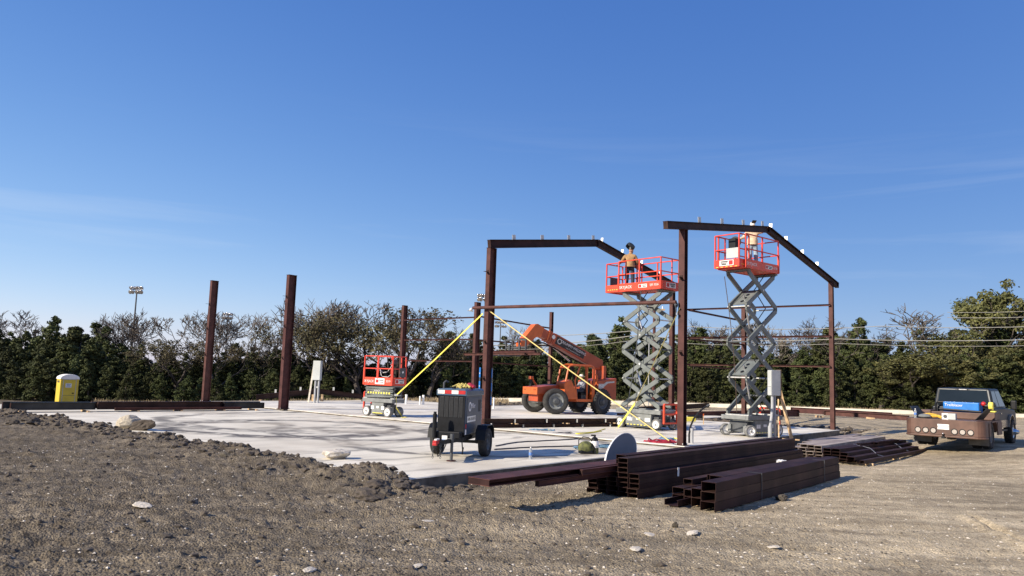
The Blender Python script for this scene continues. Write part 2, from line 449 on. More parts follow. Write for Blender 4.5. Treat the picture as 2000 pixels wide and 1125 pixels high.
def ground_material():
    m = bpy.data.materials.new('dirt'); m.use_nodes = True; n = m.node_tree; b = n.nodes['Principled BSDF']
    b.inputs['Roughness'].default_value = 0.95; b.inputs['Specular IOR Level'].default_value = 0.15
    t = n.nodes.new('ShaderNodeTexCoord'); lk = n.links.new
    def noise(sc, det=6, ro=0.6, vec=None):
        z = n.nodes.new('ShaderNodeTexNoise'); z.inputs['Scale'].default_value = sc; z.inputs['Detail'].default_value = det; z.inputs['Roughness'].default_value = ro
        lk(vec or t.outputs['Object'], z.inputs['Vector']); return z.outputs['Fac']
    def ramp(f, p0, p1, c0, c1):
        r = n.nodes.new('ShaderNodeValToRGB'); r.color_ramp.elements[0].position = p0; r.color_ramp.elements[1].position = p1
        r.color_ramp.elements[0].color = (*c0, 1); r.color_ramp.elements[1].color = (*c1, 1); lk(f, r.inputs['Fac']); return r.outputs['Color']
    def mix(f, c1, c2, bt='MIX'):
        x = n.nodes.new('ShaderNodeMixRGB'); x.blend_type = bt
        if isinstance(f, float): x.inputs['Fac'].default_value = f
        else: lk(f, x.inputs['Fac'])
        lk(c1, x.inputs['Color1'])
        if isinstance(c2, tuple): x.inputs['Color2'].default_value = (*c2, 1)
        else: lk(c2, x.inputs['Color2'])
        return x.outputs['Color']
    sep = n.nodes.new('ShaderNodeSeparateXYZ'); lk(t.outputs['Object'], sep.inputs[0])
    # soil turns from grey loam (left, by the slab) to pale caliche (right)
    ma = n.nodes.new('ShaderNodeMath'); ma.operation = 'MULTIPLY_ADD'; lk(noise(0.35, 4), ma.inputs[0]); ma.inputs[1].default_value = 9.0
    lk(sep.outputs['X'], ma.inputs[2])
    mr = n.nodes.new('ShaderNodeMapRange'); mr.interpolation_type = 'SMOOTHSTEP'
    mr.inputs['From Min'].default_value = -1.0; mr.inputs['From Max'].default_value = 11.0; lk(ma.outputs[0], mr.inputs['Value'])
    dark = ramp(noise(6.0, 8, 0.7), 0.34, 0.68, (0.094, 0.076, 0.055), (0.262, 0.220, 0.162))
    pale = ramp(noise(4.5, 8, 0.7), 0.32, 0.68, (0.37, 0.300, 0.200), (0.64, 0.535, 0.365))
    c = mix(mr.outputs['Result'], dark, pale)
    c = mix(ramp(noise(0.8, 5), 0.52, 0.74, (0, 0, 0), (0.45, 0.45, 0.45)), c, (0.19, 0.158, 0.118))
    vo = n.nodes.new('ShaderNodeTexVoronoi'); vo.inputs['Scale'].default_value = 34; lk(t.outputs['Object'], vo.inputs['Vector'])
    sp = ramp(vo.outputs['Distance'], 0.10, 0.22, (0.6, 0.6, 0.6), (0, 0, 0))
    pk = ramp(noise(2.5, 6), 0.50, 0.66, (0, 0, 0), (1, 1, 1))
    mm = n.nodes.new('ShaderNodeMixRGB'); mm.blend_type = 'MULTIPLY'; mm.inputs['Fac'].default_value = 1; lk(sp, mm.inputs['Color1']); lk(pk, mm.inputs['Color2'])
    c = mix(mm.outputs['Color'], c, (0.58, 0.53, 0.44))
    mps = n.nodes.new('ShaderNodeMapping'); mps.inputs['Rotation'].default_value = (0, 0, R(-17)); mps.inputs['Scale'].default_value = (0.35, 2.2, 1); lk(t.outputs['Object'], mps.inputs['Vector'])
    c = mix(1.0, c, ramp(noise(1.0, 7, .65, mps.outputs['Vector']), .33, .68, (.62, .61, .60), (1.22, 1.22, 1.22)), 'MULTIPLY')
    c = mix(1.0, c, ramp(noise(0.22, 4), .35, .65, (.80, .80, .80), (1.1, 1.1, 1.1)), 'MULTIPLY')
    fine = ramp(noise(38, 4, 0.7), 0.3, 0.7, (0.5, 0.5, 0.5), (1.4, 1.4, 1.4))
    c = mix(0.9, c, fine, 'MULTIPLY')
    lk(c, b.inputs['Base Color'])
    bp = n.nodes.new('ShaderNodeBump'); bp.inputs['Strength'].default_value = 0.8; bp.inputs['Distance'].default_value = 0.03
    ad = n.nodes.new('ShaderNodeMath'); lk(noise(34, 6, 0.7), ad.inputs[0]); lk(vo.outputs['Distance'], ad.inputs[1]); ad.operation = 'SUBTRACT'
    lk(ad.outputs[0], bp.inputs['Height']); lk(bp.outputs['Normal'], b.inputs['Normal'])
    return m
M['dirt'] = ground_material()
me.materials.append(M['dirt'])
ground = inst(me, 'ground'); ground['kind'] = 'structure'

# ------------------------------------------------------------------ slabs
def concrete_material(name, arcs, base=(0.56, 0.54, 0.50)):
    m = bpy.data.materials.new(name); m.use_nodes = True; n = m.node_tree; b = n.nodes['Principled BSDF']
    b.inputs['Roughness'].default_value = 0.8; b.inputs['Specular IOR Level'].default_value = 0.3
    t = n.nodes.new('ShaderNodeTexCoord'); lk = n.links.new
    def noise(sc, det=5, vec=None, dist=0.0):
        z = n.nodes.new('ShaderNodeTexNoise'); z.inputs['Scale'].default_value = sc; z.inputs['Detail'].default_value = det; z.inputs['Distortion'].default_value = dist
        lk(vec or t.outputs['Object'], z.inputs['Vector']); return z.outputs['Fac']
    def ramp(f, p0, p1, c0, c1):
        r = n.nodes.new('ShaderNodeValToRGB'); r.color_ramp.elements[0].position = p0; r.color_ramp.elements[1].position = p1
        r.color_ramp.elements[0].color = (*c0, 1); r.color_ramp.elements[1].color = (*c1, 1); lk(f, r.inputs['Fac']); return r.outputs['Color']
    def mth(op, x, y=None, z=None):
        q = n.nodes.new('ShaderNodeMath'); q.operation = op
        for k, v in enumerate((x, y, z)):
            if v is None: continue
            if isinstance(v, (int, float)): q.inputs[k].default_value = v
            else: lk(v, q.inputs[k])
        return q.outputs[0]
    c = ramp(noise(0.7, 7), 0.3, 0.7, tuple(x * 0.86 for x in base), tuple(x * 1.10 for x in base))
    sep = n.nodes.new('ShaderNodeSeparateXYZ'); lk(t.outputs['Object'], sep.inputs[0])
    warp = noise(0.6, 3)
    tot = None
    for cx, cy, rr, wd, st in arcs:
        dx = mth('SUBTRACT', sep.outputs['X'], cx); dy = mth('SUBTRACT', sep.outputs['Y'], cy)
        d = mth('SQRT', mth('ADD', mth('MULTIPLY', dx, dx), mth('MULTIPLY', dy, dy)))
        d = mth('MULTIPLY_ADD', warp, 1.1, d)
        e = mth('ABSOLUTE', mth('SUBTRACT', d, rr))
        mr = n.nodes.new('ShaderNodeMapRange'); mr.interpolation_type = 'SMOOTHSTEP'
        mr.inputs['From Min'].default_value = wd * 0.3; mr.inputs['From Max'].default_value = wd
        mr.inputs['To Min'].default_value = st; mr.inputs['To Max'].default_value = 0.0; lk(e, mr.inputs['Value'])
        tot = mr.outputs['Result'] if tot is None else mth('MAXIMUM', tot, mr.outputs['Result'])
    mp_ = n.nodes.new('ShaderNodeMapping'); mp_.inputs['Rotation'].default_value = (0, 0, R(28)); mp_.inputs['Scale'].default_value = (0.16, 0.75, 1)
    lk(t.outputs['Object'], mp_.inputs['Vector'])
    streak = ramp(noise(1.5, 6, mp_.outputs['Vector'], 1.6), 0.50, 0.70, (0, 0, 0), (0.75, 0.75, 0.75))
    brk = ramp(noise(1.3, 6, None, 1.0), 0.32, 0.56, (0.15, 0.15, 0.15), (1, 1, 1))
    f = mth('MULTIPLY', mth('MAXIMUM', tot, streak), brk) if tot is not None else mth('MULTIPLY', mth('MULTIPLY', streak, 0.55), brk)
    x = n.nodes.new('ShaderNodeMixRGB'); lk(f, x.inputs['Fac']); lk(c, x.inputs['Color1']); x.inputs['Color2'].default_value = (0.12, 0.11, 0.10, 1)
    y = n.nodes.new('ShaderNodeMixRGB'); y.blend_type = 'MULTIPLY'; y.inputs['Fac'].default_value = 0.5
    lk(x.outputs['Color'], y.inputs['Color1']); lk(ramp(noise(30, 4), 0.3, 0.7, (0.75, 0.75, 0.75), (1.1, 1.1, 1.1)), y.inputs['Color2'])
    # tan dirt tracked on
    w = n.nodes.new('ShaderNodeMixRGB'); lk(ramp(noise(0.28, 6), 0.48, 0.72, (0, 0, 0), (0.7, 0.7, 0.7)), w.inputs['Fac'])
    lk(y.outputs['Color'], w.inputs['Color1']); w.inputs['Color2'].default_value = (0.44, 0.385, 0.30, 1)
    lk(w.outputs['Color'], b.inputs['Base Color'])
    bp = n.nodes.new('ShaderNodeBump'); bp.inputs['Strength'].default_value = 0.25; bp.inputs['Distance'].default_value = 0.01
    lk(noise(60, 4), bp.inputs['Height']); lk(bp.outputs['Normal'], b.inputs['Normal'])
    return m
def slab(name, a0, a1, b0, b1, top, bot, m, arr=()):
    # local x = u, local y = -v, so local coordinates are (a, b)
    mb = MB()
    na_, nb_ = max(2, int((a1 - a0) / .4)), max(2, int((b1 - b0) / .4))
    ea = np.linspace(a0, a1, na_ + 1); eb = np.linspace(b0, b1, nb_ + 1)
    jit = lambda k: (random.random() - .5) * .02
    ring = [(x, b0 + jit(0)) for x in ea[:-1]] + [(a1 + jit(0), y) for y in eb[:-1]] + [(x, b1 + jit(0)) for x in ea[::-1][:-1]] + [(a0 + jit(0), y) for y in eb[::-1][:-1]]
    nn = len(ring); c_ = 0.02; cxm, cym = (a0 + a1) / 2, (b0 + b1) / 2
    def ins(p, d): return (p[0] + (d if p[0] < a0 + .1 else -d if p[0] > a1 - .1 else 0), p[1] + (d if p[1] < b0 + .1 else -d if p[1] > b1 - .1 else 0))
    vs = [(*ins(p, c_), top) for p in ring] + [(*p, top - c_) for p in ring] + [(*p, bot) for p in ring]
    fs = [tuple(range(nn))] + [(k * nn + q, k * nn + (q + 1) % nn, (k + 1) * nn + (q + 1) % nn, (k + 1) * nn + q) for k in range(2) for q in range(nn)]
    mb.add(vs, fs)
    mb.m = [0] + [0] * nn + [1] * nn
    o = mb.build(name, [m, M['edge'] if name == 'porch_slab' else M['edge']], None, (GX, GY, 0), (0, 0, UANG)); o['kind'] = 'structure'
    return o
PORCH = -0.07
MP = concrete_material('porch_concrete', [(-6.0, 11.5, 4.2, 0.7, 1.0), (-5.4, 8.5, 3.0, 0.5, 0.95), (-7.2, 13.0, 2.4, 0.6, 0.9), (-4.2, 4.5, 4.6, 0.45, 0.9), (-3.0, 14.0, 6.0, 0.6, 0.9), (-6.5, 10.5, 1.6, .5, .85)], (0.74, 0.69, 0.57))
MS = concrete_material('floor_concrete', [(7, 14, 6, 0.35, 0.45), (5, 5, 4, 0.3, 0.4)], (0.77, 0.725, 0.62))
slab('porch_slab', A0, -0.2, -0.13, B1, PORCH, -0.6, MP)
slab('floor_slab', -0.197, 14.5, -0.2, 28.2, 0.0, -0.6, MS)
slab('floor_slab', 14.503, 20.5, 7.6, 20.7, 0.0, -0.6, MS)

# far kerb along the wood
mb = MB()
kp = []
for px in range(880, 2120, 20):
    p = at(px, 700, 67.0 + 0.6 * math.sin(px * 0.01)); kp.append((p.x, p.y))
for k in range(len(kp) - 1):
    (x0, y0), (x1, y1) = kp[k], kp[k + 1]
    z0, z1 = zgf(x0, y0), zgf(x1, y1)
    vs = []
    for (x_, y_, z_) in ((x0, y0, z0), (x1, y1, z1)):
        vs += [(x_, y_ - 0.35, z_ - 0.3), (x_, y_ - 0.30, z_ + 0.30), (x_, y_ + 0.30, z_ + 0.30), (x_, y_ + 0.3, z_ - 0.3)]
    mb.add(vs, [(0, 1, 5, 4), (1, 2, 6, 5), (2, 3, 7, 6)] + ([(0, 3, 2, 1)] if k == 0 else []) + ([(4, 5, 6, 7)] if k == len(kp) - 2 else []))
o = mb.build('kerb', M['kerb']); o['kind'] = 'structure'

# ------------------------------------------------------------------ stones, clods, grass
def rock_mesh(name, seed, m, sub=2, amp=0.35, flat=0.6):
    r_ = random.Random(seed); bm = bmesh.new(); bmesh.ops.create_icosphere(bm, subdivisions=sub, radius=1)
    dirs = [(Vector((r_.gauss(0, 1), r_.gauss(0, 1), r_.gauss(0, 1))).normalized(), r_.uniform(0.55, 0.95)) for _ in range(9)]
    for v in bm.verts:
        n_ = v.co.normalized(); k = 1.0
        for d, lim in dirs:
            q = n_.dot(d)
            if q > 0.05: k = min(k, lim / q)
        v.co = n_ * (k * (1 + amp * 0.18 * r_.gauss(0, 1))); v.co.z *= flat
    me = bpy.data.meshes.new(name); bm.to_mesh(me); bm.free(); me.materials.append(m); return me
CL = [rock_mesh('clod_mesh', k, M['clod'], 3, 0.5, 0.62) for k in range(5)]
ST = [rock_mesh('stone_mesh', 20 + k, M['stone'], 4, 0.12, 0.8) for k in range(3)]
PALE = [rock_mesh('pale_mesh', 40 + k, M['stone_pale'], 3, 0.4, 0.55) for k in range(3)]
def rock(mesh, name, px, py, size, label, cat, group=None, z=None, stretch=(1, 1, 1), rz=None, sink=0.25):
    p = on(px, py, -0.2)
    if z is None:
        for _ in range(4): p = on(px, py, zgf(p.x, p.y))
        zz = p.z
    else:
        p = on(px, py, z); zz = z
    o = inst(mesh, name, None, (p.x, p.y, zz + size * stretch[2] * (0.55 - sink)), (random.uniform(-.2, .2), random.uniform(-.2, .2), random.uniform(0, 6) if rz is None else rz), tuple(size * s_ for s_ in stretch))
    return tag(o, label, cat, group)
o = rock(PALE[0], 'limestone_rock', 655, 896, 0.27, 'pale cream limestone rock on the slab edge left of the generator', 'rock', None, PORCH, (1.25, 0.9, 1.0), 0.4, 0.2)
o = rock(ST[0], 'broken_rock', 255, 838, 0.36, 'tan broken rock slab tilted on the dirt bank at the slab edge', 'rock', None, -0.06, (1.15, 0.8, .95), 0.5, 0.05)
o = rock(CL[1], 'dark_rock', 278, 840, 0.30, 'dark half of the broken rock behind its tan face', 'rock', None, -0.06, (1.5, 0.8, .95), -0.3, 0.05)
CG = 'dark clods heaped along the slab edge'
LB = 'dark dirt clod heaped at the near corner of the slab'
for (px, py, s_, l_) in [(845, 938, .17, 'dark clod against the slab front below the trailer jack'), (888, 945, .10, 'small brown clod right of the corner clod'), (958, 938, .14, 'dark rock under the tip of the overhanging flat beams'), (990, 930, .12, 'grey rock behind the overhanging flat beams by the slab'),
                     (735, 958, .24, LB), (700, 935, .18, LB), (765, 950, .2, LB), (790, 955, .17, LB), (720, 975, .22, LB), (690, 955, .14, LB), (680, 925, .13, LB), (750, 968, .16, LB),
                     (60, 826, .22, 'flat dark clod on the bank at the far left of the slab edge'), (25, 828, .16, 'dark clod at the left edge of the picture on the bank'), (120, 828, .26, 'long dark clod on the bank left of the broken rock'), (155, 830, .2, 'rounded dark clod on the bank between long clod and broken rock'), (185, 838, .2, 'dark clod just left of the broken rock'),
                     (232, 848, .18, 'dark clod below the broken rock'), (550, 900, .2, 'dark clod on the bank left of the pale limestone rock'), (575, 905, .15, 'dark clod just below left of the pale limestone rock'), (610, 905, .16, 'dark clod touching the pale limestone rock'), (440, 890, .12, 'lone dark clod on the dirt left of the limestone rock'), (345, 858, .12, 'small clod on the slab edge right of the broken rock')]:
    rock(CL[int(px) % 5], 'dirt_clod', px, py, s_ * 0.95, l_, 'dirt clod', CG, None, (random.uniform(1, 1.5), random.uniform(.8, 1.1), random.uniform(.7, 1)))
rock(CL[2], 'dirt_clod', 1527, 978, .13, 'round grey clod lying in the shadow edge right of the front beam stack', 'dirt clod', CG)
rock(CL[3], 'dirt_clod', 320, 1050, .10, 'dark torn clod lying in the left foreground dirt', 'dirt clod', CG, None, (1.6, 1, .6))
rock(CL[4], 'dirt_clod', 1318, 1030, .055, 'small upright black clod in the right foreground', 'dirt clod', CG, None, (.8, .8, 1.8))
for (px, py, s_, l_) in [(1352, 1043, .10, 'flat white stone in the right foreground below the front beam stack'), (278, 990, .14, 'pale flat stone in the left foreground dirt'), (1240, 1075, .10, 'long flat pale stone near the bottom of the picture'), (835, 1020, .08, 'small pale stone in the middle foreground'), (1510, 1070, .08, 'pale flat stone right of the flat white one'), (815, 1108, .07, 'pale round stone at the bottom edge'), (605, 1115, .07, 'white stone at the bottom edge left of centre'), (1270, 1046, .08, 'cluster stone left of the flat white stone')]:
    rock(PALE[int(py) % 3], 'pale_stone', px, py, s_, l_, 'stone', None, None, (1.2, .8, .45), None, .15)

def scatter(name, n, xs, sz, m, label, dens=None, seed=3):
    r_ = np.random.default_rng(seed); P = []
    base = np.array([(1, 0, 0), (0, 1, 0), (-1, 0, 0), (0, -1, 0), (0, 0, .8), (0, 0, -.6)])
    fc = [(0, 1, 4), (1, 2, 4), (2, 3, 4), (3, 0, 4), (1, 0, 5), (2, 1, 5), (3, 2, 5), (0, 3, 5)]
    th = r_.uniform(R(50), R(130), n * 3); rr = xs[0] + (xs[1] - xs[0]) * r_.random(n * 3) ** 1.3
    x = rr * np.cos(th); y = rr * np.sin(th)
    a, b = ab(x, y)
    keep = ~((a > A0 + .1) & (b > -0.2) & (a < 14.6))
    if dens is not None: keep &= dens(x, y, a, b, r_)
    x, y = x[keep][:n], y[keep][:n]; z = zg(x, y); k = len(x)
    s = sz[0] + (sz[1] - sz[0]) * r_.random(k) ** 3
    V = base[None] * (s[:, None, None] * r_.uniform(.6, 1.3, (k, 6, 1))) * np.array([1, 1, .65])
    ph = r_.uniform(0, 6.28, k); c, sn = np.cos(ph), np.sin(ph)
    vx = V[..., 0] * c[:, None] - V[..., 1] * sn[:, None]; vy = V[..., 0] * sn[:, None] + V[..., 1] * c[:, None]
    V = np.stack([vx + x[:, None], vy + y[:, None], V[..., 2] + (z + s * .12)[:, None]], -1).reshape(-1, 3)
    Fq = (np.array(fc)[None] + 6 * np.arange(k)[:, None, None]).reshape(-1, 3)
    me = bpy.data.meshes.new(name); me.from_pydata(V.tolist(), [], Fq.tolist()); me.materials.append(m)
    return tag(inst(me, name), label, 'gravel', None, 'stuff')
scatter('gravel', 6500, (6.0, 24), (0.005, 0.030), M['stone_pale'], 'pale limestone gravel scattered over the bare dirt', None, 3)
scatter('soil_crumbs', 16000, (6.0, 20), (0.006, 0.030), M['clod'], 'dark soil crumbs scattered over the bare dirt', lambda x, y, a, b, r_: (r_.random(len(x)) < np.clip(0.9 - 0.085 * (x + 2), .12, 1)), 5)
def edge_clods():
    r_ = np.random.default_rng(9); n = 4800
    b = r_.uniform(-1.2, 25, n); d = np.abs(r_.normal(0, 0.75, n)) - 0.12
    a = A0 - d
    k = r_.random(n) < 0.10
    a = np.where(k, A0 + r_.uniform(-1.2, 3.5, n) ** 1, a); b = np.where(k, -0.3 - np.abs(r_.normal(0, .35, n)), b)
    k2 = r_.random(n) < 0.22
    a = np.where(k2, 14.7 + np.abs(r_.normal(0, .9, n)), a); b = np.where(k2, r_.uniform(-1, 7.5, n), b)
    k3 = r_.random(n) < 0.15
    a = np.where(k3, r_.uniform(15, 26, n), a); b = np.where(k3, 21.5 + np.abs(r_.normal(0, 1.2, n)), b)
    s = 0.012 + 0.10 * r_.random(n) ** 5; s = np.where(k2 | k3, s * 1.6 + .02, s)
    x = GX + UX * a - UY * b; y = GY + UY * a + UX * b
    k4 = r_.random(n) < 0.16
    r4 = r_.uniform(7.5, 22, n); t4 = r_.uniform(R(78), R(126), n)
    a4, b4 = ab(r4 * np.cos(t4), r4 * np.sin(t4)); k4 &= ~((a4 > A0 - .1) & (b4 > -.3))
    x = np.where(k4, r4 * np.cos(t4), x); y = np.where(k4, r4 * np.sin(t4), y); a = np.where(k4, a4, a); b = np.where(k4, b4, b); s = np.where(k4, .015 + .05 * r_.random(n) ** 3, s)
    z = np.maximum(zg(x, y), np.where((a > A0) & (b > -.13), PORCH, -9))
    V, Fq = [], []; src = [(np.array([v.co[:] for v in q.vertices]), [tuple(p.vertices) for p in q.polygons]) for q in (rock_mesh('tmp', 70 + k_, M['clod'], 1, .6, .7) for k_ in range(4))]
    for i_ in range(n):
        vv, ff = src[i_ % 4]; o_ = len(V); ph = r_.uniform(0, 6.28); c, sn = math.cos(ph), math.sin(ph)
        q = vv * s[i_]
        V += [(c * p[0] * 1.25 - sn * p[1] + x[i_], sn * p[0] * 1.25 + c * p[1] + y[i_], p[2] + z[i_] + s[i_] * .2) for p in q]
        Fq += [tuple(t_ + o_ for t_ in f_) for f_ in ff]
    me = bpy.data.meshes.new('small_clods'); me.from_pydata(V, [], Fq); me.materials.append(M['clod'])
    tag(inst(me, 'small_clods'), 'loose dark clods and crumbs banked along the slab edge', 'soil', None, 'stuff')
edge_clods()
def grass(name, n, fn, h, label, seed):
    r_ = np.random.default_rng(seed); x, y = fn(r_, n); z = zg(x, y)
    hh = h * r_.uniform(.4, 1.2, n); ph = r_.uniform(0, 6.28, n); w = .035; ln = r_.normal(0, .35, (n, 2)) * hh[:, None]
    V = np.stack([np.stack([x - w * np.cos(ph), y - w * np.sin(ph), z - .03], -1), np.stack([x + w * np.cos(ph), y + w * np.sin(ph), z - .03], -1), np.stack([x + ln[:, 0], y + ln[:, 1], z + hh], -1)], 1).reshape(-1, 3)
    me = bpy.data.meshes.new(name); me.from_pydata(V.tolist(), [], np.arange(3 * n).reshape(-1, 3).tolist()); me.materials.append(M['drygrass'])
    tag(inst(me, name), label, 'grass', None, 'stuff')
def gl(r_, n):
    px = r_.uniform(200, 1000, n); Y = r_.uniform(53, 66, n); return (px - 1000) / 1500 * Y * 1.0, Y
grass('dry_grass', 16000, gl, 0.36, 'strip of dry tan grass in front of the wood', 4)
def gr(r_, n):
    px = r_.uniform(960, 2050, n); Y = r_.uniform(67.8, 71, n); return (px - 1000) / 1500 * Y, Y
grass('dry_grass', 7000, gr, 0.35, 'dry weeds behind the pale far kerb', 6)

# ------------------------------------------------------------------ trees
def leaves(r_, clumps, per, size, out=None):
    C, Rr = np.array([c for c, _ in clumps]), np.array([r for _, r in clumps])
    k = len(C); n = k * per
    d = r_.normal(size=(n, 3)); d /= np.linalg.norm(d, axis=1)[:, None]
    rr = r_.random(n) ** 0.45
    rad_ = np.repeat(Rr, per)
    p = np.repeat(C, per, 0) + d * (rr * rad_)[:, None] * np.array([1, 1, .75])
    nrm = d * 0.8 + r_.normal(size=(n, 3)) * 0.55 + np.array([0, 0, .35]); nrm /= np.linalg.norm(nrm, axis=1)[:, None]
    t = np.cross(nrm, r_.normal(size=(n, 3))); t /= np.linalg.norm(t, axis=1)[:, None]; bt = np.cross(nrm, t)
    s = size * r_.uniform(.55, 1.3, n)[:, None]
    V = np.stack([p - t * s, p - bt * s * .55, p + t * s, p + bt * s * .55], 1).reshape(-1, 3)
    return V, np.arange(4 * n).reshape(-1, 4)
def pymesh(name, V, Fq, m):
    me = bpy.data.meshes.new(name); me.from_pydata(np.asarray(V).tolist(), [], [list(q) for q in np.asarray(Fq).tolist()] if not isinstance(Fq, list) else Fq)
    me.materials.append(m); return me
def cedar_meshes(seed):
    r_ = np.random.default_rng(seed); H = 6.0; cl = []
    lob = r_.uniform(0, 6.28, 4); tips = r_.uniform(-.5, .5, (3, 2))
    for k in range(150):
        t = r_.random() ** 0.8; th = r_.uniform(0, 6.28)
        pr = 1.75 * (1 - t) ** 0.62 * (0.55 + 0.45 * min(1, t * 6 + .35)) * (1 + .22 * math.sin(2 * th + lob[0]) + .16 * math.sin(3 * th + lob[1] + 3 * t) + .14 * r_.normal())
        q = r_.random() ** 0.35; tp = tips[k % 3] * t * 1.6
        cl.append(((pr * q * math.cos(th) + tp[0], pr * q * math.sin(th) + tp[1], 0.15 + H * t * (0.80 + .2 * ((k % 3) / 2))), r_.uniform(.28, .62) * (1 - .45 * t)))
    V, Fq = leaves(r_, cl, 62, .105)
    mb = MB(); mb.tube([(0, 0, -.4), (.05, 0, 1.5), (0, .05, 3.4), (tips[0][0] * .8, tips[0][1] * .8, 5.0)], [.16, .12, .08, .03], 6)
    for k in range(10):
        th = r_.uniform(0, 6.28); z = r_.uniform(.3, 3.5); l = 1.3 * (1 - z / 6); mb.tube([(0, 0, z), (math.cos(th) * l * .6, math.sin(th) * l * .6, z + .25), (math.cos(th) * l, math.sin(th) * l, z + .7)], [.05, .03, .01], 4)
    return pymesh('cedar_crown', V, Fq, M['cedar']), mb.mesh('cedar_trunk', M['bark'])
def branch_tree(seed, H, levels, spread, m, lean=0.0, ratio=0.72, kids=(2, 4), thick=0.2, tipr=0.013):
    r_ = random.Random(seed); mb = MB(); tips = []
    def grow(p, d, ln, rad_, lv):
        pts = [p]; rs = [rad_]; q = p.copy(); dd = d.copy(); n = 3 if lv < levels - 1 else 2
        for s_ in range(n):
            dd = (dd + Vector((r_.gauss(0, .22), r_.gauss(0, .22), r_.gauss(0.06, .14)))).normalized()
            q = q + dd * (ln / n); pts.append(q.copy()); rs.append(max(tipr, rad_ * (1 - .38 * (s_ + 1) / n)))
        if lv < levels - 1: mb.tube(pts, rs, 5 if lv < 2 else 4 if lv < 4 else 3, False)
        else:
            w = pts[0]; mb.tube([pts[0], pts[-1]], [max(tipr, rad_), tipr * .5], 3, False)
        if lv >= levels - 3: tips.append(q.copy())
        if lv >= levels - 1: return
        for k in range(r_.randint(*kids) if lv else r_.randint(3, 4)):
            ax = Vector((r_.gauss(0, 1), r_.gauss(0, 1), r_.gauss(0, .35))).normalized()
            nd = (dd * r_.uniform(.55, 1.0) + ax * spread * r_.uniform(.6, 1.2) + Vector((0, 0, .12))).normalized()
            st = pts[-1] if k < 2 or lv == 0 else pts[-2]
            grow(st.copy(), nd, ln * ratio * r_.uniform(.8, 1.15), rs[-1] * r_.uniform(.6, .8), lv + 1)
    grow(Vector((0, 0, -.4)), Vector((lean, 0, 1)).normalized(), H * .30, thick, 0)
    zs = max(v[2] for v in mb.v); k = H / zs
    mb.v = [(v[0] * k, v[1] * k, v[2] * k) for v in mb.v]
    return mb, [t * k for t in tips]
BARE = []
for k in range(6):
    mb, tips = branch_tree(100 + k, 8.0, 8, 0.80, None, (0.15, -.2, .3, 0, .1, -.35)[k], 0.74, (2, 3), 0.2, 0.02)
    # trunk = the first thick tubes, crown = the rest
    cut = len(mb.f)
    zmax = 1.9
    fl = [q for q in mb.f if sum(mb.v[i_][2] for i_ in q) / len(q) < zmax]; fh = [q for q in mb.f if sum(mb.v[i_][2] for i_ in q) / len(q) >= zmax]
    t_ = MB(); t_.v = mb.v; t_.f = fl; t_.m = [0] * len(fl); c_ = MB(); c_.v = mb.v; c_.f = fh; c_.m = [0] * len(fh)
    m_ = M['bark'] if k % 2 else M['bark_pale']
    BARE.append((c_.mesh('bare_crown', m_), t_.mesh('bare_trunk', m_)))
def oak_meshes(seed, m, dens=46, H=8.0, lobes=11, sz=.12):
    mb, tips = branch_tree(seed, H * .93, 6, 0.75, None, .1, .76, (2, 3), .26)
    r_ = np.random.default_rng(seed); cl = []
    for t in tips:
        if t.z < H * .12: continue
        if r_.random() < .85: cl.append(((t.x, t.y, t.z + .1), r_.uniform(.30, .62)))
    if len(cl) > 420: cl = [cl[i_] for i_ in r_.permutation(len(cl))[:420]]
    V, Fq = leaves(r_, cl, dens, sz)
    return pymesh('oak_crown', V, Fq, m), mb.mesh('oak_trunk', M['bark'])
CED = [cedar_meshes(k) for k in range(6)]
OAK = [oak_meshes(300 + k, M['oak']) for k in range(3)]
BRU = [oak_meshes(400 + k, M['brush'], 15, 8.0, 9, .10) for k in range(3)]
def place(kind, k, name, label, cat, x, y, ztop, base_h, wide=1.0, group=None, rz=None):
    z = zgf(x, y); h = max(1.2, ztop - z); s_ = h / base_h
    t = thing(name, label, cat, (x, y, z - .05), random.uniform(0, 6.28) if rz is None else rz, group)
    t.scale = (s_ * wide, s_ * wide, s_)
    c, tr = kind[k % len(kind)]
    inst(c, 'crown', t); inst(tr, 'trunk', t)
    return t
def interp(tab, x):
    for (x0, y0), (x1, y1) in zip(tab, tab[1:]):
        if x0 <= x <= x1: return y0 + (y1 - y0) * (x - x0) / (x1 - x0)
    return tab[0][1] if x < tab[0][0] else tab[-1][1]
SKY = [(-80, 640), (0, 645), (60, 640), (95, 617), (125, 640), (160, 630), (200, 650), (240, 668), (320, 690), (430, 690), (520, 662), (560, 668), (600, 690), (660, 690), (720, 700), (860, 690), (880, 655), (915, 645), (950, 668), (985, 658), (1010, 650), (1050, 668), (1100, 652), (1140, 660), (1195, 630), (1230, 645), (1290, 650), (1355, 638), (1395, 662), (1450, 670), (1560, 668), (1620, 648), (1660, 628), (1700, 650), (1745, 668), (1800, 672), (1860, 668), (1900, 640), (2080, 640)]
YL = [(-80, 60), (300, 61), (560, 64), (860, 69), (1000, 72), (2100, 72)]
SEC = [(215, 'behind the yellow toilet'), (520, 'between the toilet and the leftmost columns'), (870, 'behind the small scissor lift'), (1180, 'behind the telehandler'), (1420, 'behind the raised scissor lifts'), (1740, 'between the far scissor lift and the pickup truck'), (9999, 'behind the pickup truck')]
def sec(px): return next(s_ for lim, s_ in SEC if px <= lim)
k = 0
cnt = {}
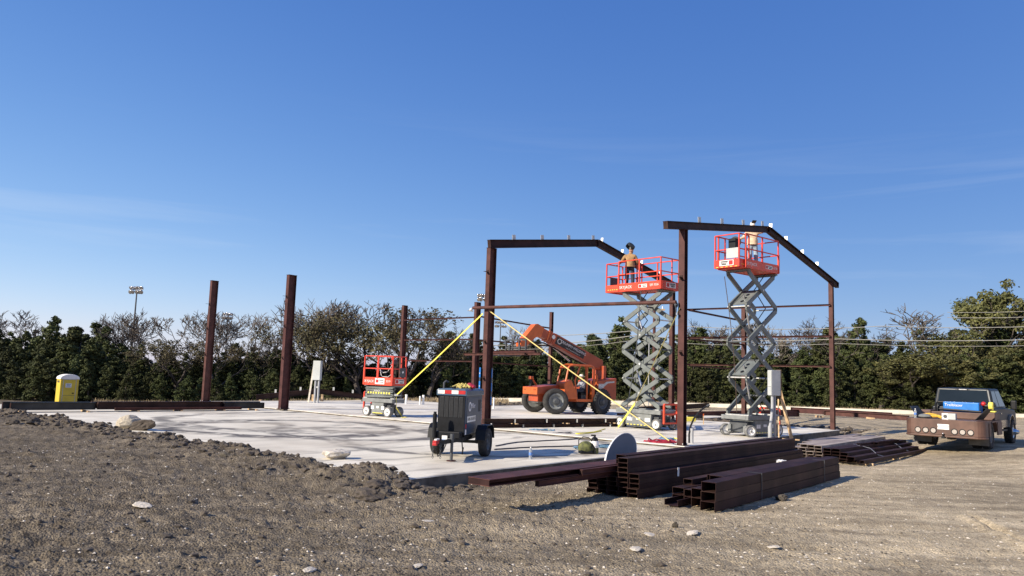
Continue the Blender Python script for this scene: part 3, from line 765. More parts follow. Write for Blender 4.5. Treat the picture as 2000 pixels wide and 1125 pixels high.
for row, (dy, f0, step) in enumerate([(0, 0.62, 37), (3.2, 0.86, 36), (6.5, 1.0, 33), (11.0, 0.84, 38)]):
    px = -70 + row * 13
    while px < 2090:
        Yv = interp(YL, px) + dy + random.uniform(-.8, .8); sk = interp(SKY, px)
        if row < 2 and 1735 < px: px += step; continue
        p = at(px, sk, Yv); zb = zgf(p.x, p.y)
        top = zb + (p.z - zb) * f0 * random.uniform(.86, 1.04 if row == 2 else 1.0)
        if row == 0 and 880 < px: Yv = max(Yv, 69.5)
        cnt[(row, sec(px))] = cnt.get((row, sec(px)), 0) + 1
        place(CED, k, 'cedar_tree', ('%s cedar, %s from the left, %s' % (('front-row', '', 'skyline')[row], ORD[cnt[(row, sec(px))] - 1], sec(px)) if row in (0, 2) else 'dark green cedar %s, %s' % (sec(px), ('', 'middle row', '', 'rearmost row')[row])), 'tree', p.x, p.y, top, 5.9, random.uniform(.95, 1.35), 'cedars of the wood ' + sec(px))
        k += 1; px += step * random.uniform(.8, 1.2)
for (px, ty, Yv, w, kk, l_) in [(30, 603, 70, 1.1, 0, 'bare grey tree rising at the far left of the skyline'), (-30, 612, 72, 1.0, 1, 'bare tree cut by the left edge of the picture'), (238, 612, 69, 1.0, 2, 'bare grey tree left of the first stadium light pole'), (290, 600, 70, 1.0, 3, 'bare tree just right of the first stadium light pole'), (345, 606, 69, 1.1, 4, 'wide bare tree midway between the stadium light and the leftmost column'), (398, 602, 70, 1.0, 5, 'bare tree behind the leftmost column'), (455, 604, 69, 1.1, 0, 'bare tree right of the leftmost column'), (505, 628, 68, .9, 1, 'low bare tree between the two leftmost columns'),
                                (590, 612, 70, .9, 3, 'bare tree right of the second column from the left'), (645, 590, 71, 1.1, 2, 'round-topped bare tree left of the small scissor lift'), (745, 580, 71, 1.1, 4, 'tallest bare tree above the small scissor lift'), (700, 600, 72, 1, 5, 'bare tree between the round-topped and the tallest bare trees'), (805, 602, 71, 1, 0, 'bare tree behind the column above the small scissor lift'), (850, 628, 70, 1, 1, 'low pale bare tree left of the generator-side column'),
                                (1035, 628, 76, .6, 2, 'small bare tree peeking above the telehandler boom head'), (1185, 640, 78, .7, 3, 'thin bare treetop right of the telehandler boom'), (1400, 628, 78, 1.0, 4, 'bare treetop left of the far scissor lift'), (1440, 624, 79, 1, 5, 'bare treetop behind the far scissor lift'), (1500, 626, 78, 1, 0, 'bare treetop right of the far scissor lift'), (1560, 614, 78, 1.15, 1, 'wide bare tree with dark limbs left of the rightmost column'), (1605, 622, 79, 1, 3, 'bare treetop behind the rightmost column'),
                                (1792, 586, 76, 1.75, 3, 'large pale bare tree standing above the wood over the pickup truck'), (1730, 640, 78, .9, 5, 'low bare tree left of the large pale one'), (1850, 645, 78, .8, 1, 'low bare tree right of the large pale one')]:
    p = at(px, ty, Yv)
    place(BARE, kk, 'bare_tree', l_, 'tree', p.x, p.y, p.z, 8.0, w, 'leafless trees of the wood')
for (px, ty, Yv, w, kk, l_) in [(625, 640, 67, 1.2, 0, 'grey-green brushy tree left of the grey electrical box'), (665, 610, 68, 1.2, 1, 'grey-green brushy tree behind the grey electrical box'), (712, 625, 67, 1.2, 2, 'tall brushy tree just left of the small scissor lift'), (765, 608, 68, 1.3, 0, 'brushy tree behind the small scissor lift'), (815, 600, 69, 1.1, 1, 'brushy tree right of the column above the small lift'), (845, 640, 68, 1.1, 2, 'low brushy tree behind the yellow strap'), (440, 662, 65, 1.3, 0, 'grey brushy tree right of the leftmost column'), (360, 662, 65, 1.4, 1, 'grey brushy tree left of the leftmost column'), (300, 660, 65, 1.2, 2, 'grey brushy tree right of the yellow toilet')]:
    p = at(px, ty, Yv)
    place(BRU, kk, 'brushy_tree', l_, 'tree', p.x, p.y, p.z, 7.8, w, 'half-bare brushy trees')
for (px, ty, Yv, w, kk, l_) in [(1960, 538, 76, 1.0, 0, 'tallest live oak at the right edge of the picture'), (2030, 560, 77, 1.0, 1, 'live oak cut by the right edge behind the tallest one'), (1905, 632, 73, 1.25, 1, 'live oak left of the tallest one'), (1765, 682, 71, 1.7, 2, 'low spreading live oak left of the pickup roof'), (1830, 676, 72, 1.6, 0, 'low spreading live oak behind the pickup roof'), (1880, 690, 70.5, 1.7, 2, 'low olive-green live oak over the pickup cab'), (1945, 668, 71, 1.5, 1, 'olive-green live oak right of the pickup cab'), (2010, 660, 71, 1.5, 0, 'olive-green live oak at the right edge behind the pickup hood'), (1715, 700, 71, 1.5, 1, 'low live oak between the rightmost column and the pickup')]:
    p = at(px, ty, Yv)
    place(OAK, kk, 'live_oak', l_, 'tree', p.x, p.y, p.z, 8.0, w, 'evergreen oaks at the right')
for px in range(1740, 2060, 26):
    p = at(px, interp(SKY, px) + 62 + random.uniform(-12, 14), 70 + random.uniform(-.6, 1.5))
    place(CED, k, 'cedar_tree', 'low dark cedar bush under the oaks behind the pickup truck, %s from the left' % ORD[(px - 1740) // 26], 'tree', p.x, p.y, p.z, 5.9, 1.5, 'cedar bushes under the oaks'); k += 1
# pale dead branch left of the pickup
mb, _ = branch_tree(515, 2.4, 5, .9, None, .3, .72, (2, 3), .06)
p = on(1795, 790, -.2); d_ = thing('dead_branch', 'pale dead branch hanging in the bushes left of the pickup roof', 'branch', (at(1795, 775, 70.6).x, 70.6, zgf(at(1795, 775, 70.6).x, 70.6)))
o = mb.build('branch_wood', M['stone_pale'], d_); 
# dead snag by the second column
mb, _ = branch_tree(77, 6.0, 4, .55, None, .1, .8, (1, 2), .16)
p = at(545, 632, 68); d_.scale = (.9, .9, 1.0)
t = thing('dead_snag', 'dark dead snag left of the second column from the left', 'tree', (p.x, p.y, zgf(p.x, p.y)))
t.scale = ((p.z - zgf(p.x, p.y)) / 6.0,) * 3
mb.build('trunk', M['bark'], t)

# ------------------------------------------------------------------ stadium lights, wires
def stadium(px, ytop, ybase, Yv, wpx, label, n=6, rz=0.0):
    p = at(px, ytop, Yv); zb = -2.0; sc = Yv / 1500
    t = thing('stadium_light', label, 'light pole', (p.x, p.y, zb), rz, 'stadium light poles')
    h = p.z - zb; w = wpx * sc
    MB().cyl((0, 0, 0), (0, 0, h), .22, .12, 10).build('pole', M['dgrey'], t, smooth=True)
    lamp = MB().lathe([(.02, .3), (.16, .26), (.30, .0), (.34, -.10), (.30, -.12), (0, -.10)], n=10).mesh('lamp', [M['chrome']], True)
    for k, dz in enumerate((0.0, -7.5 * sc)):
        MB().bar((-w / 2, 0, h + dz), (w / 2, 0, h + dz), .14, .16).build('crossarm', M['dgrey'], t)
        for q in range(n):
            if q % 5 == 2 and k: continue
            inst(lamp, 'lamp', t, ((q - (n - 1) / 2) * w / (n - .6), -.25, h + dz - .1), (R(random.uniform(-75, -40)), 0, R(random.uniform(-30, 30))), (1.25, 1.25, 1.25))
    return t
stadium(268, 562, 700, 150, 26, 'stadium light pole standing behind the wood between toilet and leftmost column', 6, R(-12))
stadium(948, 577, 660, 150, 28, 'stadium light pole beside the middle column with two girts', 7, R(10))
stadium(978, 629, 660, 210, 20, 'low distant stadium light pole partly hidden by the strapped column', 6, R(8))
stadium(446, 613, 660, 190, 16, 'distant stadium light seen through bare branches right of the leftmost column', 6, 0)
def wire(pts, label, r=.03):
    P_ = [at(*p) for p in pts]; q = []
    for A_, B_ in zip(P_, P_[1:]):
        for t_ in np.linspace(0, 1, 14)[:-1]:
            w = A_.lerp(B_, t_); q.append(w - Vector((0, 0, 1.2 * t_ * (1 - t_))))
    q.append(P_[-1])
    tag(MB().tube(q, r, 5).build('overhead_wire', M['wire']), label, 'wire', 'overhead wires in front of the wood')
wire([(940, 674, 67), (1240, 655, 67.5), (1640, 662, 67), (2200, 655, 66)], 'lowest bright overhead wire crossing in front of the wood', .035)
wire([(940, 682, 67), (1240, 664, 67.5), (1640, 671, 67), (2200, 668, 66)], 'faint overhead wire just below the lowest bright one', .02)
wire([(1000, 655, 67), (1320, 636, 67.5), (1720, 637, 67), (2200, 628, 66)], 'upper overhead wire crossing the large pale bare tree', .03)
wire([(1850, 620, 67), (2200, 603, 66)], 'short overhead wire crossing the tallest live oak', .025)
wire([(1850, 610, 67), (2200, 590, 66)], 'topmost overhead wire crossing the tallest live oak', .02)
p = on(1232 + 30, 790, -.2)
up = thing('utility_pole', 'brown utility pole behind the near scissor lift', 'utility pole', (at(1276, 790, 66.5).x, 66.5, -.4))
MB().cyl((0, 0, 0), (0, 0, 9.3), .17, .12, 10).build('pole', M['steel'], up, smooth=True)
MB().bar((-.9, 0, 8.4), (.9, 0, 8.4), .12, .14).build('crossarm', M['wood'], up)
for x_ in (-.7, 0, .7): MB().cyl((x_, 0, 8.47), (x_, 0, 8.7), .05, .04, 8).build('insulator', M['white'], up)
MB().cyl((-.45, -.1, 0), (-.45, -.1, 5.6), .045, None, 8).build('riser_conduit', M['conduit'], up)
# ------------------------------------------------------------------ frame columns
def clip_mesh(name, w, h, m, t=.012):
    return MB().box((0, 0, h / 2), (t, w, h)).mesh(name, m)
CLIPG = MB().box((0, 0, .09), (.012, .11, .18)).box((.03, 0, .006), (.07, .11, .012)).mesh('purlin_clip', M['galv'])
def column(base, h, d, b, label, clips=(), z0=0.0, group='steel columns of the building frame', rz=UANG):
    t = thing('steel_column', label, 'column', (base[0], base[1], z0), rz, group)
    MB().ibeam((0, 0, .02), (0, 0, h), d, b, (1, 0, 0), .016, .011).build('shaft', M['steel'], t)
    MB().box((0, 0, .012), (d + .1, b + .1, .024)).build('base_plate', M['steel_dark'], t)
    for sx in (-1, 1):
        for sy in (-1, 1):
            MB().cyl((sx * (d / 2 + .025), sy * (b / 2), .02), (sx * (d / 2 + .025), sy * (b / 2), .075), .014, None, 6).build('anchor_bolt', M['galv'], t)
    MB().box((0, 0, h + .008), (d + .03, b + .02, .016)).build('cap_plate', M['steel_dark'], t)
    for z in clips:
        MB().box((-d / 2 - .10, 0, z), (.20, .09, .012)).box((-d / 2 - .006, 0, z), (.012, .10, .14)).build('girt_clip', M['steel_dark'], t)
    return t
COLH = 6.66
A_ = on(401, 784, 0); B_ = on(553, 799, 0)
A_ = S(0.0, 27.75); B_ = S(-.15, 20.35)
pa = on(401, 784, 0); pb = on(553, 799, 0)
column(pa, at(424, 549, pa.y).z, .38, .2, 'leftmost free-standing dark red steel column with small side clips', (5.2, 3.9, 2.5))
column(pb, at(571, 538, pb.y).z, .42, .22, 'tall free-standing dark red steel column at the end of the long beam pile', (5.3, 3.9, 2.4))
F_ = S(0, 7.95); G_ = S(0, 0); H_ = S(14.2, 0); FP = S(14.2, 7.95)
column(F_, COLH, .36, .19, 'dark red steel column carrying the left roof frame, yellow straps tied to it', (5.75, 3.15, 1.8))
column(G_, COLH - .05, .22, .2, 'nearest dark red steel column, carrying the left end of the right roof frame', (5.1, 2.8))
H_.z = -.18
column((H_.x, H_.y), COLH + .13, .2, .18, 'rightmost dark red steel column carrying the right end of the roof frame', (), -.18)
pc, pd, pe, pi = at(786, 700, 52.0), at(929, 700, 47.6), at(1075, 700, 52.2), at(1453, 700, 45.0)
hC, hD, hE, hI = at(787, 597, pc.y).z, at(933, 591, pd.y).z, at(1075, 610, pe.y).z, at(1453, 602, pi.y).z
column(pc, hC, .36, .2, 'dark red steel column rising behind the small scissor lift')
column(pd, hD, .40, .2, 'dark red steel column behind the generator with girts on both sides')
column(pe, hE, .22, .2, 'far dark red steel column behind the telehandler boom')
column(pi, hI, .25, .22, 'dark red steel column seen through the arms of the far scissor lift')
fpc = Vector((FP.x, FP.y, 0))
column(fpc, COLH, .3, .18, 'dark red steel column hidden behind the nearest column')

# ------------------------------------------------------------------ roof frames
def rafter(p, q, d, b, label, clips, gm=None, side=False):
    p, q = Vector(p), Vector(q)
    t = thing('steel_rafter', label, 'rafter', p, 0, 'rafters of the two roof frames')
    ax = (q - p).normalized(); nz_ = (Vector((0, 0, 1)) - ax * ax.z).normalized(); ln = (q - p).length
    MB().ibeam((0, 0, 0), q - p, d, b, nz_, .014, .01).build('beam', M['steel_dark'], t)
    for e in (p, q):
        o_ = e - p; w = ax * (.012 if e is p else -.012)
        MB().bar(o_ + w - nz_ * (d / 2), o_ + w + nz_ * (d / 2), b - .02, .016, ax).build('end_plate', M['steel_dark'], t)
    M3 = Matrix((ax, nz_.cross(ax).normalized(), nz_)).transposed()
    for s_ in clips:
        (MB().box(Vector((0, 0, .095)), (.20, .012, .19)).box((0, .04, .006), (.20, .08, .012)) if side else MB().box(Vector((0, 0, .095)), (.012, .12, .19)).box((.04, 0, .006), (.08, .12, .012))).build('purlin_clip', gm or M['galv'], t, ax * (s_ * ln) + nz_ * (d / 2 + .002), M3.to_euler())
    return t
def roof(b, d, a0, ar, a1, z0t, slope, nm, cl, cr):
    zr = z0t + slope * ar; hd = d / 2
    zf = lambda a: z0t + slope * (a if a <= ar else 2 * ar - a) - hd
    rafter(S(a0, b, zf(a0)), S(ar - .015, b, zf(ar - .015)), d, .17, 'left rafter of the %s roof frame with grey upright purlin clips' % nm, [(a - a0) / (ar - a0) for a in cl], None, True)
    rafter(S(ar + .015, b, zf(ar + .015)), S(a1, b, zf(a1)), d, .17, 'right rafter of the %s roof frame sloping down to the right' % nm, [(a - ar) / (a1 - ar) for a in cr])
roof(7.95, .32, -.17, 7.15, 14.45, 7.0, .158, 'left', (1.32, 3.13, 4.99, 6.85), (7.45, 9.2, 11.0, 12.85))
roof(0.0, .235, -1.15, 6.85, 15.1, 6.86, .150, 'right', (1.13, 2.83, 4.59, 6.35), (7.05, 8.65, 10.5, 12.3))

# ------------------------------------------------------------------ girts
def girt(p, q, label, r=.055, round_=True, m='steel'):
    p, q = Vector(p), Vector(q)
    t = thing('steel_girt', label, 'girt', p, 0, 'horizontal girts between the columns')
    mb = MB()
    if round_: mb.cyl((0, 0, 0), q - p, r, None, 10); mb.build('pipe', M[m], t, smooth=True)
    else:
        ax = (q - p).normalized(); mb.bar((0, 0, 0), q - p, .06, r * 1.5); mb.build('channel', M[m], t)
        sd = ax.cross(Vector((0, 0, 1)))
        MB().bar(sd * .05 + Vector((0, 0, r * .75 + .003)), q - p + sd * .05 + Vector((0, 0, r * .75 + .003)), .1, .006).build('flange', M[m], t)
    return t
girt(S(-.32, 8.5, 4.40), S(-.25, .1, 4.33), 'round steel pipe girt clamped between the strapped column and the nearest column', .06)
def gl3(pxa, Ya, pxb, Yb, ys, nm, offs=('top', 'middle', 'low')):
    for (ya, yb), w in zip(ys, offs):
        girt(at(pxa, ya, Ya), at(pxb, yb, Yb), '%s girt %s' % (w, nm), .05, False)
gl3(790, 51.8, 927, 47.5, [(625, 620), (664, 663), (704, 706)], 'between the column behind the small lift and the generator-side column')
gl3(935, 47.6, 1073, 52.0, [(618, 641), (664, 676), (707, 716)], 'running back from the generator-side column to the far column')
gl3(1340, 40.3, 1622, 34.3, [(605, 596), (660, 657), (712, 716)], 'between the nearest column line and the rightmost column')
gl3(1345, 40.4, 1450, 44.9, [(606, 627), (662, 673), (714, 722)], 'receding from the nearest column line to the column behind the far lift')
# shackle, clamp and hooks
c = thing('pipe_clamp', 'white clamp at the left end of the pipe girt on the strapped column', 'clamp', S(-.42, 8.5, 4.33), UANG)
MB().ell((0, 0, 0), (.07, .06, .06)).cyl((-.12, 0, -.05), (.1, 0, -.06), .02).build('jaw', M['white'], c, smooth=True)
MB().cyl((-.2, 0, -.06), (-.1, 0, -.05), .012).build('screw', M['galv'], c)
c = thing('pipe_clamp', 'dark clamp and shackle at the right end of the pipe girt', 'clamp', S(-.2, .12, 4.25), UANG)
MB().lathe([(.05, -.02), (.08, -.02), (.08, .02), (.05, .02), (.05, -.02)], ax=(0, 1, 0), n=14).build('shackle', M['dgrey'], c)
MB().cyl((0, 0, 0), (-.03, 0, -.35), .02).build('strap_tail', M['black'], c)
MB().box((-.02, -.04, -.28), (.04, .05, .07)).build('ratchet', M['chrome'], c)

# blue spirit levels on the strapped column
lv = thing('spirit_level', 'long blue box level standing against the left of the strapped column', 'level', S(-.26, 8.02, .82), UANG)
for z_ in (.05, .55, 1.05): MB().box((0, .06, z_ + .13), (.025, .06, .36)).build('blue_section', M['bblue'], lv)
MB().box((0, .06, .68), (.02, .055, 1.36)).build('web', M['blue'], lv)
for z_ in (.2, .68, 1.15): MB().cyl((-.016, .06, z_), (.016, .06, z_), .018).build('vial', M['white'], lv)
lv = thing('spirit_level', 'second blue box level held on the dark side of the strapped column', 'level', S(.1, 7.82, .82), UANG)
MB().box((0, 0, .68), (.05, .022, 1.36)).build('body', M['blue'], lv)
for z_ in (.15, .65, 1.15): MB().box((0, -.014, z_), (.04, .006, .3)).build('blue_section', M['bblue'], lv)
MB().box((.032, -.004, .68), (.008, .028, 1.36)).build('edge', M['chrome'], lv)

# ------------------------------------------------------------------ channel stacks
_CM = {}
def cmesh(ln, w, h, lip=.02, t=.006, m='steel_dark'):
    k = (round(ln, 2), w, h, m)
    if k not in _CM:
        mb = MB()
        mb.bb(0, ln, 0, w, h - t, h)
        mb.bb(0, ln, 0, t, 0, h - t); mb.bb(0, ln, w - t, w, 0, h - t)
        mb.bb(0, ln, t, t + lip, 0, t); mb.bb(0, ln, w - t - lip, w - t, 0, t)
        _CM[k] = mb.mesh('channel', M[m])
    return _CM[k]
def channel(x, y, z, ang, ln, w, h, label, group, flip=False, name='steel_channel', m='steel_dark'):
    o = inst(cmesh(ln, w, h, m=m), name, None, (x, y, z), (R(180) if flip else 0, 0, ang))
    return tag(o, label, 'steel channel', group)
def stack(org, cols, ln, w, h, label, group, jit=.06, ang=UANG, special=None, m='steel_dark'):
    """org = near right bottom corner; columns run to the left (-v)"""
    ux, uy = math.cos(ang), math.sin(ang); vx, vy = -uy, ux
    for ci, n in enumerate(cols):
        for li in range(n):
            j_ = random.uniform(-jit, jit); q = random.uniform(-.006, .006)
            x = org[0] + vx * (ci * (w + .012)) + ux * j_; y = org[1] + vy * (ci * (w + .012)) + uy * j_
            lb = label % (ORD[li], ORD[ci]) if '%s' in label else label
            if special and (ci, li) in special: lb = special[(ci, li)]
            channel(x, y, org[2] + li * (h + .003), ang + q, ln, w, h, lb, group, m=m)
def blocks(org, n, ln, width, h, label, ang=UANG):
    ux, uy = math.cos(ang), math.sin(ang); vx, vy = -uy, ux
    for k in range(n):
        s_ = ln * (.08 + .84 * k / (n - 1))
        o_ = MB().box((0, width / 2, -h / 2), (.09, width + .2, h)).build('timber_block', M['wood'], None, (org[0] + ux * s_, org[1] + uy * s_, org[2] - .003), (0, 0, ang))
        tag(o_, label, 'timber', 'timber blocks under the steel stacks')
# big stack along the slab
oA = on(1246, 977, -.27); oA.z = -.25
wA, hA = .215, .086
stack(oA, [5, 5, 5, 5, 4], 8.7, wA, hA, 'channel in the %s layer, %s row from the right, of the longest stack', 'channels in the longest stack', .04)
blocks(oA, 4, 8.7, 1.1, .12, 'timber block under the longest channel stack')
top = oA.z + 5 * (hA + .003)
for li in range(3):
    p = oA - V3 * (.25) + U3 * .03
    channel(p.x, p.y, top + li * (hA + .003), UANG, 8.75, wA, hA, ('dark red channel at the bottom of the upper tier on the longest stack', 'dark red channel second from top of the longest stack', 'topmost front channel of the longest stack, its top catching light')[li], 'channels in the longest stack')
for li in range(3):
    p = oA - V3 * (.49) + U3 * .35
    channel(p.x, p.y, top + .02 + li * (hA + .003), UANG + .004, 8.2, wA, hA, ('dark channel low in the upper rear row of the longest stack', 'dark channel in the middle of the upper rear row of the longest stack', 'topmost rear channel of the longest stack nearest the slab')[li], 'channels in the longest stack')
tagm = MB().box((0, 0, 0), (.075, .004, .17)).mesh('paper_tag', M['white'])
p = oA + U3 * 1.55; tag(inst(tagm, 'paper_tag', None, (p.x + V3.x * .006, p.y + V3.y * .006, .13), (0, R(4), UANG)), 'white paper tag hanging on the side of the longest stack', 'tag')
p = oA - V3 * .72 - U3 * .012; tag(MB().box((0, 0, 0), (.004, .12, .1)).build('cloth_rag', mat('teal', (.03, .12, .13), .8)), 'teal rag stuffed in the end of the longest stack', 'rag').location = (p.x, p.y, .12)
bpy.data.objects['cloth_rag'].rotation_euler = (0, 0, UANG)
# flat beams overhanging the near end of the big stack
def flatbeam(off_v, a0, ln, w, d, z, label, dz=0.0):
    p = oA - V3 * off_v + U3 * a0
    t = thing('flat_beam', label, 'beam', (p.x, p.y, z), UANG, 'wide beams overhanging the longest stack')
    t.rotation_euler = (0, dz, UANG)
    mb = MB().ibeam((0, 0, d / 2), (ln, 0, d / 2), d, w, (0, 0, 1), .012, .01); mb.build('beam', M['steel'], t)
    MB().box((.006, 0, d / 2), (.012, w - .02, d - .03)).build('end_plate', M['steel_dark'], t)
flatbeam(.86, -3.45, 8.0, .46, .11, top + .005, 'wide flat red beam overhanging farthest to the left of the longest stack')
flatbeam(.66, -2.2, 5.0, .10, .10, top - .103, 'narrow beam tucked under the wide overhanging flat beam')
flatbeam(.60, -1.0, 3.5, .09, .10, top + .0, 'short red channel beside the overhanging flat beam')
# front stack
oB = on(1396, 1003, -.27); oB.z = -.25
wB, hB = .265, .158
dirB = math.atan2(18.9 - 13.39, 8.05 - 3.56)
uB = Vector((math.cos(dirB), math.sin(dirB), 0)); vB = Vector((-uB.y, uB.x, 0))
for li in range(3):
    channel(*(oB + uB * (.02 * li)).xy, oB.z + li * (hB + .004), dirB + .003 * li, 7.1, wB, hB, ('bottom wide channel at the front of the near stack', 'middle wide channel at the front of the near stack', 'top wide channel at the front of the near stack, lit from above')[li], 'wide channels in the near stack')
for li in range(2):
    channel(*(oB + vB * .29 + uB * .25).xy, oB.z + li * (hB + .004), dirB, 6.6, wB, hB, ('bottom wide channel in the second row of the near stack', 'second-row channel below the set-back one in the near stack')[li], 'wide channels in the near stack')
channel(*(oB + vB * .29 + uB * 1.0).xy, oB.z + 2 * (hB + .004), dirB, 5.6, wB, hB, 'set-back top channel in the second row of the near stack', 'wide channels in the near stack')
for r_ in (2, 3):
    for li in range(2):
        channel(*(oB + vB * (.29 * r_) + uB * (.3 + .1 * r_)).xy, oB.z + li * (hB - .03), dirB - .008 * r_, 5.8, wB - .03, hB - .04, '%s smaller channel in the %s left row of the near stack' % (('lower', 'upper')[li], ('inner', 'outer')[r_ - 2]), 'wide channels in the near stack')
channel(*(oB + vB * .66 + uB * 1.55).xy, oB.z + .30, dirB - .02, 4.6, .2, .12, 'loose dark channel lying on top of the left rows of the near stack', 'wide channels in the near stack')
channel(*(oB + vB * .95 + uB * 1.1).xy, oB.z + .26, dirB - .01, 3.0, .18, .09, 'short channel stepped behind the loose one on the near stack', 'wide channels in the near stack')
channel(*(oB + vB * .92 + uB * -.05).xy, oB.z + .115, dirB + .02, 2.6, .26, .10, 'upturned open channel lying at the near left foot of the near stack', 'wide channels in the near stack', True)
blocks(oB, 3, 6.6, 1.1, .1, 'timber block under the near stack', dirB)
for s_ in (2.1, 5.9):
    q = oB + uB * s_
    tag(MB().bb(-.012, .012, -.002, .006, .005, 3 * (hB + .004)).bb(-.012, .012, -.002, wB, 3 * (hB + .004) + .001, 3 * (hB + .004) + .004).build('band_strap', M['dgrey'], None, (q.x - vB.x * .006, q.y - vB.y * .006, oB.z), (0, 0, dirB)), 'steel band round the front row of the near stack, %s' % ('nearer its left end' if s_ < 3 else 'nearer its right end'), 'band')
tag(inst(rock_mesh('rag_mesh', 91, M['white'], 3, 0.9, .45), 'white_rag', None, tuple((oB + vB * .7 + uB * 5.1).xy) + (oB.z + .45,), (0, 0, .4), (.15, .08, .09)), 'crumpled white rag on the loose channel of the near stack', 'rag')
# right stacks
oC = on(1606, 897, -.22); oC.z = -.2
stack(oC, [4, 4, 4, 3], 7.0, .215, .09, 'dusty channel, %s layer, %s row from the right, of the pale-topped stack', 'channels in the pale-topped stack', .1, m='steel_dusty')
for k in range(4, 7):
    for li in range(3): channel(*(oC - V3 * (.227 * k) + U3 * (1.1 * (k - 3))).xy, oC.z + .09 * li + .02, UANG, 5.6, .215, .088, 'dusty channel in the %s layer, rear row %s, of the pale-topped stack' % (ORD[li], ('nearest', 'middle', 'farthest')[k - 4]), 'channels in the pale-topped stack', m='steel_dusty')
blocks(oC, 3, 6.5, 1.6, .1, 'timber block under the pale-topped stack')
oD = on(1688, 908, -.22); oD.z = -.2
angD = UANG - .03
stack(oD + Vector((-.17, .16, 0)), [2, 3, 4, 4], 6.6, .215, .085, 'channel, %s layer, %s row from the right, low stack nearest the pickup', 'channels in the low right stack', .12, angD)
channel(*oD.xy, oD.z, angD - .01, 6.9, .12, .10, 'long lit channel lying along the front of the low right stack', 'channels in the low right stack')
blocks(oD, 3, 6.2, 1.0, .1, 'timber block under the low right stack', angD)
p = oD + U3 * 3.2 - V3 * .45
channel(p.x, p.y, oD.z + .36, angD + .35, .55, .13, .06, 'short orange-red offcut lying on the low right stack', 'channels in the low right stack')
p = oD + U3 * 2.2 - V3 * .72
channel(p.x, p.y, oD.z + .36, angD - .06, 3.4, .1, .05, 'thin dark channel lying slanted on the low right stack', 'channels in the low right stack')
for s_ in (1.9, 4.9):
    q = oD + U3 * s_
    tag(MB().tube([(0, -.02, .11), (.05, .15, .13), (.15, .4, .30), (.2, .9, .38), (.2, .95, .0)], .006, 5).build('tie_wire', M['chrome'], None, (q.x, q.y, oD.z), (0, 0, angD)), 'tie wire round the low right stack, %s' % ('nearer the camera' if s_ < 3 else 'nearer the truck'), 'wire')

# beams on the slab by the strapped column
def beamset(p, q, items, group):
    p, q = Vector(p), Vector(q); ln = (q - p).length; ang_ = math.atan2(q.y - p.y, q.x - p.x)
    for (off, z, x0, x1, d, b, label, m) in items:
        t = thing('steel_beam', label, 'beam', (p.x, p.y, p.z), ang_, group)
        MB().ibeam((x0 * ln, off, z + d / 2), (x1 * ln, off, z + d / 2), d, b, (0, 0, 1), .012, .009).build('beam', M[m], t)
        for xe in (x0 * ln + .004, x1 * ln - .004): MB().box((xe, off, z + d / 2), (.008, b - .01, d - .03)).build('end_plate', M['steel_dark'], t)
        if 'clips' in label:
            for k in range(4): MB().box(((x0 + (x1 - x0) * (.2 + .22 * k)) * ln, off - b / 2 - .0, z + d / 2), (.02, .1, d * .85)).build('stiffener', M['galv'], t)
pq = on(944, 836, 0), on(1222, 833, 0)
beamset(pq[0], pq[1], [(0, .0, 0.06, 1.0, .13, .14, 'lower red beam lying on the slab behind the strapped column, with pale stiffener clips', 'steel_dark'), (.02, .17, 0.0, .97, .16, .16, 'upper red beam lying on the slab behind the strapped column, with pale stiffener clips', 'steel_dark'), (.45, .0, .1, 1.05, .2, .15, 'rear beam of the pair lying behind the strapped column', 'steel')], 'beams laid on the slab behind the strapped column')
for k in (.2, .55, .9):
    q = pq[0].lerp(pq[1], k); tag(MB().box((0, .2, .15), (.09, .75, .035)).build('timber_block', M['wood'], None, q, (0, 0, math.atan2(pq[1].y - pq[0].y, pq[1].x - pq[0].x))), 'timber spacer between the beams behind the strapped column', 'timber', 'timber spacers by the strapped column')
# long pile at the left
pp = on(6, 806, PORCH), on(516, 801, PORCH)
P0, P1 = Vector(pp[0]), Vector(pp[1])
beamset(P0, P1, [(0.0, .09, .02, .30, .28, .17, 'grey-black wide beam at the left end of the long pile on the slab', 'steel_grey'), (.25, .09, 0.0, .285, .30, .17, 'rear grey beam at the left end of the long pile on the slab', 'steel_grey'),
                 (.05, .09, .31, .80, .30, .18, 'long dark red beam in the middle of the pile on the slab', 'steel_dark'), (.32, .12, .295, .99, .27, .18, 'rear dark red beam running to the right end of the long pile', 'steel_dark'), (.0, .09, .81, .995, .26, .18, 'grey-black beam at the right end of the long pile on the slab', 'steel_grey'),
                 (-.24, .06, .365, .88, .11, .13, 'low thin red beam in front of the long pile on the slab', 'steel')], 'beams of the long pile on the slab')
for k in (.06, .27, .45, .62, .8, .95):
    q = P0.lerp(P1, k); tag(MB().box((0, .08, .03), (.1, .85, .058)).build('timber_block', M['wood'], None, q, (0, 0, math.atan2(P1.y - P0.y, P1.x - P0.x))), 'timber block under the long beam pile', 'timber', 'timber blocks under the long beam pile')
